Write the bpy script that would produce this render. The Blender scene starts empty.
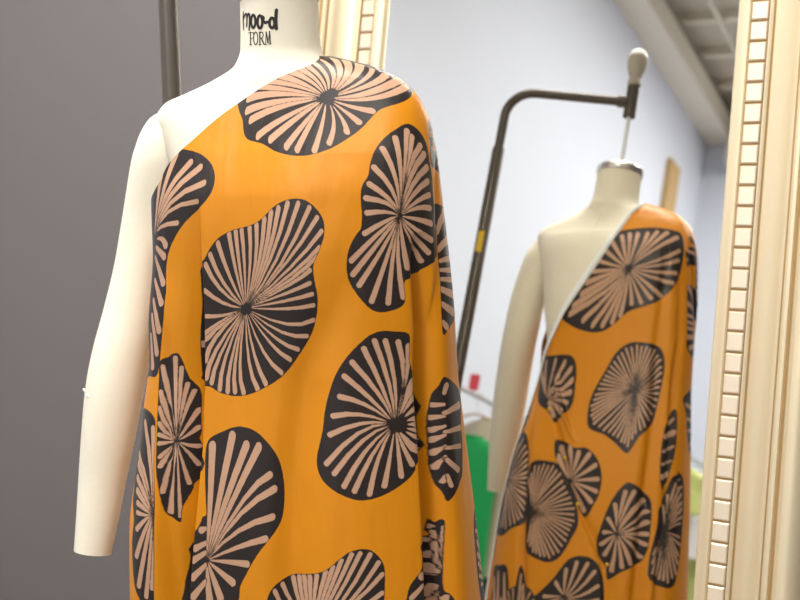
import bpy, bmesh, math, random
import numpy as np
from mathutils import Vector, Matrix, Quaternion
scene = bpy.context.scene
COL = scene.collection
R = math.radians
random.seed(7)

# ------------------------------------------------------------------ camera
AZ = 0.54899                       # the room's axes against the camera's bearing
CAM_H = 1.30
def room(x, y, z=0.0):             # surveyed offsets from the tripod -> room axes
    return Vector((x*math.cos(AZ)-y*math.sin(AZ), x*math.sin(AZ)+y*math.cos(AZ), z))
CM = [[0.99988002, -0.00203674, -0.01535563], [0.0, 0.99131801, -0.13148615], [0.01549011, 0.13147038, 0.99119907]]
cam_d = bpy.data.cameras.new('camera'); cam = bpy.data.objects.new('camera', cam_d); COL.objects.link(cam)
cam_d.sensor_width = 36.0; cam_d.lens = 36.0*1111/800; cam_d.clip_start = 0.02; cam_d.clip_end = 60
cx, cy_, cz = [room(*r) for r in CM]
cx, cy_, cz = [Vector((v.x, v.y, r[2])) for v, r in zip((cx, cy_, cz), CM)]
cam.matrix_world = Matrix(((cx.x, cz.x, -cy_.x, 0), (cx.y, cz.y, -cy_.y, 0), (cx.z, cz.z, -cy_.z, CAM_H), (0, 0, 0, 1)))
cam_d.dof.use_dof = True; cam_d.dof.focus_distance = 1.60; cam_d.dof.aperture_fstop = 4.5
scene.camera = cam

# ------------------------------------------------------------------ world, exposure
w = bpy.data.worlds.new('world'); scene.world = w; w.use_nodes = True
w.node_tree.nodes['Background'].inputs[0].default_value = (1.0, 0.97, 0.94, 1)
w.node_tree.nodes['Background'].inputs[1].default_value = 0.15
vs = scene.view_settings
vs.view_transform = 'Standard'; vs.look = 'None'; vs.gamma = 1.0; vs.use_curve_mapping = False
vs.exposure = -0.28
LAMP_A, LAMP_B, LAMP_C = 90, 88, 130          # watts of the ceiling lamps

# ------------------------------------------------------------------ helpers
def srgb(r, g, b):
    f = lambda c: (c/255/12.92 if c/255 <= 0.04045 else ((c/255+0.055)/1.055)**2.4)
    return (f(r), f(g), f(b), 1)
def material(name, col, rough=0.6, metal=0.0, spec=0.4, noise=0.0, nscale=40, bump=0.0, bscale=300, stretch=(1, 1, 1)):
    m = bpy.data.materials.new(name); m.use_nodes = True
    nt = m.node_tree; b = nt.nodes['Principled BSDF']
    b.inputs['Base Color'].default_value = col
    b.inputs['Roughness'].default_value = rough; b.inputs['Metallic'].default_value = metal
    b.inputs['Specular IOR Level'].default_value = spec
    tc = nt.nodes.new('ShaderNodeTexCoord'); mp = nt.nodes.new('ShaderNodeMapping')
    mp.inputs['Scale'].default_value = stretch
    nt.links.new(tc.outputs['Object'], mp.inputs[0])
    n = nt.nodes.new('ShaderNodeTexNoise'); n.inputs['Scale'].default_value = nscale; n.inputs['Detail'].default_value = 4
    nt.links.new(mp.outputs[0], n.inputs['Vector'])
    mix = nt.nodes.new('ShaderNodeMix'); mix.data_type = 'RGBA'
    k = 1-noise
    mix.inputs[6].default_value = (col[0]*k, col[1]*k, col[2]*k, 1)
    k = 1+noise
    mix.inputs[7].default_value = (min(1, col[0]*k), min(1, col[1]*k), min(1, col[2]*k), 1)
    nt.links.new(n.outputs[0], mix.inputs[0]); nt.links.new(mix.outputs[2], b.inputs['Base Color'])
    if bump > 0:
        n2 = nt.nodes.new('ShaderNodeTexNoise'); n2.inputs['Scale'].default_value = bscale
        nt.links.new(mp.outputs[0], n2.inputs['Vector'])
        bp = nt.nodes.new('ShaderNodeBump'); bp.inputs['Strength'].default_value = bump; bp.inputs['Distance'].default_value = 0.001
        nt.links.new(n2.outputs[0], bp.inputs['Height']); nt.links.new(bp.outputs[0], b.inputs['Normal'])
    return m
def link(name, me, mat=None, parent=None, smooth=True):
    o = bpy.data.objects.new(name, me); COL.objects.link(o)
    mats = mat if isinstance(mat, (list, tuple)) else [mat]
    for m in mats:
        if m: me.materials.append(m)
    if parent: o.parent = parent
    if smooth: me.polygons.foreach_set('use_smooth', [True]*len(me.polygons))
    return o
def mesh_obj(name, verts, faces, mat, parent=None, smooth=True):
    me = bpy.data.meshes.new(name); me.from_pydata([tuple(v) for v in verts], [], faces); me.update()
    return link(name, me, mat, parent, smooth)
def bm_obj(name, bm, mat, parent=None, smooth=False):
    me = bpy.data.meshes.new(name); bmesh.ops.recalc_face_normals(bm, faces=bm.faces[:]); bm.to_mesh(me); bm.free()
    return link(name, me, mat, parent, smooth)
def empty(name, loc=(0, 0, 0), rz=0.0):
    o = bpy.data.objects.new(name, None); COL.objects.link(o); o.location = loc; o.rotation_euler = (0, 0, rz)
    o.empty_display_size = 0.05
    return o
def tag(o, label=None, cat=None, group=None, kind=None):
    if label: o['label'] = label
    if cat: o['category'] = cat
    if group: o['group'] = group
    if kind: o['kind'] = kind
    return o
def box_bm(bm, lo, hi, mat=Matrix.Identity(4), mi=0):
    vs_ = [bm.verts.new(mat @ Vector((x, y, z))) for x in (lo[0], hi[0]) for y in (lo[1], hi[1]) for z in (lo[2], hi[2])]
    for f in ((0, 1, 3, 2), (4, 6, 7, 5), (0, 4, 5, 1), (2, 3, 7, 6), (0, 2, 6, 4), (1, 5, 7, 3)):
        bm.faces.new([vs_[i] for i in f]).material_index = mi
def box(name, lo, hi, mat, parent=None, bevel=0.0, mx=Matrix.Identity(4)):
    bm = bmesh.new(); box_bm(bm, lo, hi, mx)
    if bevel: bmesh.ops.bevel(bm, geom=bm.edges[:], offset=bevel, segments=2, affect='EDGES')
    return bm_obj(name, bm, mat, parent)
def tube_bm(bm, pts, rad, seg=20, cap=True, squash=None):
    pts = [Vector(p) for p in pts]; n = len(pts)
    rads = rad if isinstance(rad, (list, tuple)) else [rad]*n
    t0 = (pts[1]-pts[0]).normalized()
    up = Vector((0, 0, 1)) if abs(t0.z) < 0.9 else Vector((1, 0, 0))
    a = t0.cross(up).normalized(); rings = []; prev = t0
    for i in range(n):
        t = ((pts[min(i+1, n-1)]-pts[max(i-1, 0)]).normalized())
        a = prev.rotation_difference(t) @ a; prev = t
        a = (a - t*a.dot(t)).normalized(); b = t.cross(a)
        rings.append([bm.verts.new(pts[i]+(a*math.cos(2*math.pi*k/seg)+b*math.sin(2*math.pi*k/seg))*rads[i]) for k in range(seg)])
    for r1, r2 in zip(rings, rings[1:]):
        for k in range(seg): bm.faces.new((r1[k], r1[(k+1) % seg], r2[(k+1) % seg], r2[k]))
    if cap:
        bm.faces.new(rings[0][::-1]); bm.faces.new(rings[-1])
def tube(name, pts, rad, mat, parent=None, seg=20):
    bm = bmesh.new(); tube_bm(bm, pts, rad, seg); return auto(bm_obj(name, bm, mat, parent, True))
def auto(o):
    m = o.modifiers.new('edge', 'EDGE_SPLIT'); m.split_angle = R(40); return o
def lathe(name, prof, mat, parent=None, seg=32, mx=Matrix.Identity(4)):
    bm = bmesh.new(); rings = []
    for r, z in prof:
        rings.append([bm.verts.new(mx @ Vector((r*math.cos(2*math.pi*k/seg), r*math.sin(2*math.pi*k/seg), z))) for k in range(seg)])
    for a, b in zip(rings, rings[1:]):
        for k in range(seg): bm.faces.new((a[k], a[(k+1) % seg], b[(k+1) % seg], b[k]))
    bm.faces.new(rings[0][::-1]); bm.faces.new(rings[-1])
    return auto(bm_obj(name, bm, mat, parent, True))
def spline(pts, n=8):
    pts = [Vector(p) for p in pts]; out = []
    for i in range(len(pts)-1):
        p0, p1, p2, p3 = pts[max(i-1, 0)], pts[i], pts[i+1], pts[min(i+2, len(pts)-1)]
        for k in range(n):
            t = k/n
            out.append(0.5*((2*p1)+(p2-p0)*t+(2*p0-5*p1+4*p2-p3)*t*t+(3*p1-p0-3*p2+p3)*t**3))
    out.append(pts[-1]); return out

# ------------------------------------------------------------------ materials
M = {}
M['canvas'] = material('cream_canvas', srgb(238, 231, 211), 0.85, noise=0.03, nscale=60, bump=0.25, bscale=900, stretch=(1, 1, 2))
M['ink'] = material('black_ink', srgb(38, 32, 30), 0.6)
M['thread'] = material('white_thread', srgb(240, 238, 232), 0.8)
M['chrome'] = material('brushed_steel', srgb(205, 203, 200), 0.3, 0.9)
M['iron'] = material('worn_dark_iron', srgb(82, 75, 68), 0.42, 0.3, noise=0.25, nscale=35, stretch=(6, 6, 0.6))
M['sticker'] = material('yellow_sticker', srgb(215, 180, 40), 0.6)
M['knob'] = material('worn_wood_knob', srgb(178, 170, 158), 0.5, noise=0.12, nscale=25)
M['whiteknob'] = material('white_knob_cap', srgb(232, 230, 226), 0.4)
M['rod'] = material('white_rod', srgb(226, 228, 232), 0.35, 0.2)
M['grey_wall'] = material('warm_grey_paint', srgb(118, 113, 112), 0.75, noise=0.02, nscale=3)
M['white_wall'] = material('cool_white_paint', srgb(220, 226, 240), 0.8, noise=0.015, nscale=3)
M['ceiling'] = material('tan_deck', srgb(214, 205, 190), 0.8, noise=0.06, nscale=4)
M['beam'] = material('cream_beam', srgb(240, 232, 218), 0.7)
M['floor'] = material('polished_concrete', srgb(120, 112, 104), 0.45, noise=0.12, nscale=3)
M['champagne'] = material('champagne_paint', srgb(222, 207, 174), 0.36, 0.4, 0.5, noise=0.03, nscale=20, stretch=(3, 3, 0.4))
M['gold'] = material('antique_gold_groove', srgb(176, 146, 98), 0.4, 0.35, 0.5, noise=0.1, nscale=30)
M['tile'] = material('pale_champagne_block', srgb(228, 214, 190), 0.33, 0.35, 0.5, noise=0.04, nscale=60)
M['rib'] = material('pale_rib', srgb(236, 228, 214), 0.7)
M['timber'] = material('tan_timber', srgb(190, 160, 112), 0.7, noise=0.1, nscale=12, stretch=(8, 8, 0.6))
M['backing'] = material('brown_backing_board', srgb(110, 90, 70), 0.8)
m = bpy.data.materials.new('mirror_silver'); m.use_nodes = True
b = m.node_tree.nodes['Principled BSDF']; b.inputs['Base Color'].default_value = (0.925, 0.92, 0.87, 1)
b.inputs['Metallic'].default_value = 1.0; b.inputs['Roughness'].default_value = 0.0
M['mirror'] = m
M['selvage'] = material('white_selvage', srgb(238, 241, 240), 0.8)
M['pin'] = material('yellow_pin_head', srgb(236, 190, 40), 0.3)
M['hangerwood'] = material('hanger_wood', srgb(190, 160, 120), 0.5, noise=0.1)
M['tag'] = material('red_tag', srgb(205, 70, 80), 0.6)
m = bpy.data.materials.new('lamp_glow'); m.use_nodes = True
b = m.node_tree.nodes['Principled BSDF']; b.inputs['Emission Color'].default_value = (1, 0.96, 0.9, 1); b.inputs['Emission Strength'].default_value = 6
M['lamp'] = m

# ------------------------------------------------------------------ the room
WX, WY, EX, EY, CH = -3.2, 2.24, 3.4, -6.3, 5.25
FZ = -0.12                                               # floor       # left wall, mirror wall, right end, far end, ceiling
def struct(name, lo, hi, mat, label=None):
    o = box(name, lo, hi, mat); tag(o, label, None, None, 'structure'); return o
struct('floor', (WX-0.2, EY-0.2, FZ-0.1), (EX+0.2, WY+0.2, FZ), M['floor'])
struct('wall_back', (WX-0.2, WY, FZ), (EX+0.2, WY+0.15, CH), M['grey_wall'])
struct('wall_left', (WX-0.2, EY-0.2, FZ), (WX, WY, CH), M['white_wall'])
struct('wall_front', (WX, EY-0.2, FZ), (EX+0.2, EY, CH), M['white_wall'])
struct('ceiling', (WX-0.2, EY-0.2, CH), (EX+0.2, WY+0.15, CH+0.1), M['ceiling'])
struct('trim_1', (WX, EY, 4.90), (-2.94, WY, 5.10), M['beam'])                 # soffit along the white wall
struct('trim_2', (WX+0.26, EY, 4.62), (EX, EY+0.22, 4.95), M['beam'])          # and across the far end
for i, y in enumerate([1.2-0.62*k for k in range(12)]):                          # ribs of the ceiling deck
    struct('trim_%d' % (i+3), (-2.94, y-0.035, CH-0.07), (EX, y+0.035, CH), M['rib'])
bmc = bmesh.new(); tube_bm(bmc, [(-2.62, EY, CH-0.10), (-2.62, WY, CH-0.10)], 0.018, 12)
tag(bm_obj('trim_15', bmc, M['rib'], None, True), None, None, None, 'structure')
struct('trim_16', (WX, -5.47, FZ), (WX+0.05, -5.19, 4.3), M['timber'])          # timber post against the white wall
struct('baseboard_left', (WX, EY, FZ), (WX+0.015, WY, FZ+0.10), M['beam'])

# lamps: fluorescent fittings hung under the ceiling, plus one added to light the far end
def ceiling_lamp(x, y, z, lx, ly, energy, label):
    t = empty('ceiling_light', (x, y, z)); tag(t, label, 'ceiling light', 'fluorescent ceiling lights')
    box('housing', (-lx/2-0.03, -ly/2-0.03, 0.0), (lx/2+0.03, ly/2+0.03, 0.07), M['beam'], t)
    box('diffuser', (-lx/2, -ly/2, -0.02), (lx/2, ly/2, 0.0), M['lamp'], t)
    for sx in (-1, 1): tube('suspension_rod', [(sx*lx*0.3, 0, 0.07), (sx*lx*0.3, 0, CH-z)], 0.006, M['chrome'], t, 8)
    l = bpy.data.lights.new('tube_light', 'AREA'); l.shape = 'RECTANGLE'; l.size = lx; l.size_y = ly; l.energy = energy; l.color = (1, 0.965, 0.92)
    lo = bpy.data.objects.new('tube_light', l); COL.objects.link(lo); lo.parent = t; lo.location = (0, 0, -0.03)
    return t
ceiling_lamp(-1.3, 1.12, 3.5, 1.3, 0.5, LAMP_A, 'fluorescent ceiling light hanging over the dress form')
ceiling_lamp(-0.5, -2.6, 5.0, 1.0, 2.2, 1.35*LAMP_B, 'fluorescent ceiling light hanging near the white wall')
ceiling_lamp(-0.6, -4.9, 4.9, 0.9, 1.4, 1.7*LAMP_B, 'added ceiling light brightening the far end of the room')  # added lamp with no known fitting, put in to brighten the far end wall
ceiling_lamp(1.4, -0.8, 5.0, 1.6, 0.7, LAMP_C, 'fluorescent ceiling light hanging in front of the grey wall, farthest right')

# ------------------------------------------------------------------ dress form
NX = room(-0.17131, 1.68459); NECK = CAM_H + 0.2272
FROT = AZ - R(22.0)
form = empty('dress_form', (NX.x, NX.y, 0), FROT)
tag(form, 'cream canvas dress form with one stuffed arm, standing in front of the mirror', 'dress form')

#--CLOTHFN-BEGIN
def pchip(xs, ys, x):
    xs = np.asarray(xs, float); ys = np.asarray(ys, float)
    o = np.argsort(xs); xs = xs[o]; ys = ys[o]
    h = np.diff(xs); dl = np.diff(ys)/h
    d = np.zeros_like(ys)
    for i in range(1, len(xs)-1):
        if dl[i-1]*dl[i] > 0:
            w1 = 2*h[i]+h[i-1]; w2 = h[i]+2*h[i-1]
            d[i] = (w1+w2)/(w1/dl[i-1]+w2/dl[i])
    d[0] = dl[0]; d[-1] = dl[-1]
    x = np.clip(x, xs[0], xs[-1]); i = np.clip(np.searchsorted(xs, x)-1, 0, len(xs)-2)
    t = (x-xs[i])/h[i]
    return ys[i]*(1+2*t)*(1-t)**2 + d[i]*h[i]*t*(1-t)**2 + ys[i+1]*t*t*(3-2*t) + d[i+1]*h[i]*t*t*(t-1)
# z, half width to the form's left, to its right, depth to the front, depth to the back
BODY = [(1.531, .0585, .0590, .059, .059), (1.49, .0590, .0595, .059, .059), (1.455, .061, .061, .060, .060), (1.432, .073, .072, .064, .064),
        (1.411, .118, .114, .070, .060), (1.393, .160, .166, .074, .063), (1.380, .176, .202, .079, .067), (1.360, .193, .216, .086, .075), (1.34, .200, .208, .094, .086),
        (1.30, .200, .190, .106, .096), (1.25, .195, .170, .122, .100), (1.20, .185, .158, .132, .098), (1.15, .172, .146, .130, .094),
        (1.10, .155, .132, .112, .086), (1.03, .138, .116, .094, .076), (0.95, .150, .108, .104, .082), (0.87, .165, .120, .112, .096),
        (0.78, .170, .134, .112, .106), (0.70, .170, .136, .106, .108)]
CLOTH = [(1.452, .062, .062, .060, .060), (1.445, .070, .068, .062, .060), (1.436, .104, .100, .063, .060), (1.421, .155, .135, .067, .063), (1.401, .194, .160, .076, .072),
         (1.373, .219, .178, .088, .084), (1.335, .234, .180, .105, .098), (1.30, .240, .176, .122, .112), (1.24, .246, .168, .142, .116),
         (1.16, .256, .150, .150, .110), (1.07, .265, .136, .152, .104), (0.985, .269, .120, .158, .104), (0.91, .277, .126, .168, .110),
         (0.84, .285, .138, .178, .120), (0.75, .295, .152, .190, .132), (0.58, .312, .158, .205, .142), (0.36, .335, .158, .220, .146)]
def section(tab, phi, z, n=2.3):
    T = np.array(tab); v = [pchip(T[:, 0], T[:, k], z) for k in (1, 2, 3, 4)]
    c = np.cos(phi); s = np.sin(phi)
    n = n-0.3*np.clip((z-1.30)/0.1, 0, 1); rx = np.where(c > 0, v[0], v[1]); ry = np.where(s < 0, v[2], v[3])
    return (np.abs(c/rx)**n+np.abs(s/ry)**n)**(-1/n)
def angd(a, b): return (a-b+np.pi) % (2*np.pi)-np.pi
def fold(phi, z, path, wl, wr, amp):
    """a crease running down the cloth: path [(z, angle in degrees)], half widths either side in degrees, depth by height"""
    P = np.array(path); A = np.array(amp)
    d = np.degrees(angd(phi, np.radians(np.interp(z, P[::-1, 0], P[::-1, 1]))))
    w_ = np.where(d < 0, wl, wr)
    return np.interp(z, A[::-1, 0], A[::-1, 1])*np.exp(-(d/w_)**2)
FOLDS = [([(1.2, 345), (1.056, 345.5), (1.0, 344.5), (.904, 343.8), (.82, 342.6), (.68, 340.8), (.36, 338)], 2.2, 4.2, [(1.19, 0), (1.06, .055), (.95, .095), (.68, .10), (.36, .09)]),
         ([(1.30, 247.4), (1.19, 248.4), (1.098, 249.9), (.957, 251.1), (.887, 251.9), (.788, 251.2), (.676, 250), (.36, 247)], 6.0, 1.6, [(1.24, 0), (1.1, .022), (.95, .040), (.68, .048), (.36, .05)]),
         ([(1.1, 235), (1.04, 235.9), (.955, 237.5), (.841, 240.4), (.672, 242.6), (.36, 246)], 1.5, 2.5, [(1.08, 0), (.95, .010), (.68, .016), (.36, .02)]),
         ([(1.16, 322), (1.129, 320.5), (.991, 306.2), (.853, 299.4), (.691, 297.2), (.36, 296)], 9.0, 7.0, [(1.17, 0), (1.05, .009), (.8, .018), (.36, .024)]),
         ([(1.36, 8), (1.331, 5.8), (1.246, -1.2), (1.149, -5.8), (1.052, -9.4), (.928, -13.3)], 1.2, 3.5, [(1.36, 0), (1.28, .005), (1.10, .006), (.96, 0)]),
         ([(1.33, 19), (1.268, 18.4), (1.096, 16.8), (.93, 14.9), (.744, 17.6), (.567, 18.1), (.36, 18)], 2.0, 3.2, [(1.33, 0), (1.2, .008), (.9, .014), (.36, .02)]),
         ([(1.31, 10.6), (1.251, 10.6), (1.081, 8.6), (.89, 9.2), (.707, 10.6), (.511, 11.7)], 2.2, 1.4, [(1.31, 0), (1.2, .006), (.9, .012), (.36, .014)]),
         ([(.96, 108), (.888, 100.6), (.828, 82), (.759, 66.2), (.664, 51.5), (.599, 39.9), (.545, 32.2), (.472, 29.1)], 3.5, 2.5, [(.97, 0), (.90, .009), (.6, .011), (.36, .012)]),
         ([(.86, 121), (.796, 118.4), (.651, 107.4), (.449, 88.4)], 4.0, 4.0, [(.88, 0), (.78, .009), (.36, .016)]),
         ([(1.0, 112), (.93, 94), (.86, 76), (.80, 60)], 2.6, 4.0, [(.98, 0), (.93, -.017), (.86, -.013), (.80, 0)])]
def cloth_r(phi, z, folds=True):
    r = section(CLOTH, phi, z)
    g = np.degrees(angd(phi, np.radians(222)))
    r = r + pchip([.36, .61, .8, .93, 1.04, 1.16, 1.26, 1.36, 1.40], [.086, .077, .080, .080, .067, .043, .033, .028, .01], z)*np.exp(-(g/26)**2)
    for f in (FOLDS if folds else []): r = r - fold(phi, z, *f)
    return r
#--CLOTHFN-END

def body_mesh():
    zs = np.concatenate([np.linspace(1.531, 1.46, 8), np.linspace(1.455, 1.34, 40), np.linspace(1.33, 0.70, 50)])
    ph = np.linspace(0, 2*np.pi, 96, endpoint=False)
    V = []; F = []
    for z in zs:
        r = section(BODY, ph, np.full_like(ph, z), 2.15)
        V += [(a*math.cos(p), a*math.sin(p), z) for a, p in zip(r, ph)]
    n = len(ph)
    for i in range(len(zs)-1):
        for k in range(n): F.append((i*n+k, (i+1)*n+k, (i+1)*n+(k+1) % n, i*n+(k+1) % n))
    F.append(tuple(range(n))); F.append(tuple(range((len(zs)-1)*n, len(zs)*n))[::-1])
    return V, F
V, F = body_mesh()
torso = mesh_obj('torso', V, F, M['canvas'], form)
ARM = [(-.186, -.006, 1.358, .010), (-.192, -.008, 1.354, .020), (-.198, -.011, 1.343, .031), (-.2015, -.013, 1.325, .039), (-.206, -.013, 1.30, .0445), (-.213, -.014, 1.27, .046), (-.228, -.017, 1.20, .046),
       (-.241, -.028, 1.12, .046), (-.254, -.044, 1.05, .046), (-.265, -.062, .99, .0455), (-.272, -.075, .935, .045), (-.278, -.087, .87, .042), (-.285, -.099, .80, .037), (-.289, -.111, .74, .033), (-.293, -.123, .685, .029)]
def arm_mesh():
    P = spline([a[:3] for a in ARM], 6); rr = [v.x for v in spline([(a[3], 0, 0) for a in ARM], 6)]
    bm = bmesh.new(); tube_bm(bm, P, rr, 40)
    return bm
arm = auto(bm_obj('arm', arm_mesh(), M['canvas'], form, True))
# ------------------------------------------------------------------ cloth
NECKLINE = [(0, 1.440), (14, 1.438), (22, 1.426), (29, 1.410), (36, 1.395), (45, 1.362), (54, 1.326), (65, 1.277), (76, 1.230), (89, 1.185), (98, 1.154), (112.3, 1.110), (122.3, 1.065), (132.5, 1.018),
            (139, 0.985), (150, 0.995), (165, 1.05), (190, 1.14), (212, 1.225), (226.3, 1.264), (228.5, 1.285), (232, 1.302), (237, 1.322), (242, 1.342), (249, 1.361), (259.4, 1.378),
            (269.5, 1.389), (283, 1.400), (298, 1.410), (312, 1.418), (322, 1.424), (332, 1.433), (340, 1.440), (360, 1.440)]
HEM = 0.36
def ztop(phi):
    P = np.array(NECKLINE); return pchip(P[:, 0], P[:, 1], np.degrees(phi) % 360)
NPH, NR = 1400, 720
def cloth_grid():
    ph = np.linspace(0, 2*np.pi, NPH, endpoint=False)
    zf = np.concatenate([np.linspace(1.452, 1.36, 500), np.linspace(1.3598, HEM, 1500)])
    PH, Z = np.meshgrid(ph, zf)
    Rr = cloth_r(PH, Z)
    ds = np.sqrt(np.diff(Rr, axis=0)**2+np.diff(Z, axis=0)**2)
    S = np.vstack([np.zeros((1, NPH)), np.cumsum(ds, axis=0)])
    Rb = cloth_r(PH, Z, False)                              # cloth measure: length along the unfolded cloth
    Sb = np.vstack([np.zeros((1, NPH)), np.cumsum(np.sqrt(np.diff(Rb, axis=0)**2+np.diff(Z, axis=0)**2), axis=0)])
    zt = np.minimum(ztop(ph), 1.4519)
    gr = np.empty((NR, NPH)); gz = np.empty((NR, NPH)); gv = np.empty((NR, NPH))
    for j in range(NPH):
        s1 = np.interp(-1.0, -zf, Sb[:, j])                 # where z = 1.0
        st = np.interp(-zt[j], -zf, S[:, j])
        s = np.linspace(st, S[-1, j], NR)
        gz[:, j] = np.interp(s, S[:, j], zf); gr[:, j] = np.interp(s, S[:, j], Rr[:, j]); gv[:, j] = s1-np.interp(s, S[:, j], Sb[:, j])
    return ph, gr, gz, gv
ph, gr, gz, gv = cloth_grid()
def grid_object(name, ph, gr, gz, mat, parent=None):
    nr, nc = gr.shape
    co = np.stack([gr*np.cos(ph)[None], gr*np.sin(ph)[None], gz], -1).reshape(-1, 3)
    i = np.arange(nr-1)[:, None]*nc; j = np.arange(nc)[None]; j2 = (j+1) % nc
    q = np.stack([i+j, i+nc+j, i+nc+j2, i+j2], -1).reshape(-1, 4)
    me = bpy.data.meshes.new(name)
    me.vertices.add(len(co)); me.vertices.foreach_set('co', co.astype(np.float32).ravel())
    me.loops.add(q.size); me.loops.foreach_set('vertex_index', q.astype(np.int32).ravel())
    me.polygons.add(len(q)); me.polygons.foreach_set('loop_start', np.arange(0, q.size, 4, dtype=np.int32))
    me.update(calc_edges=True); me.validate()
    return link(name, me, mat, parent)
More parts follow.
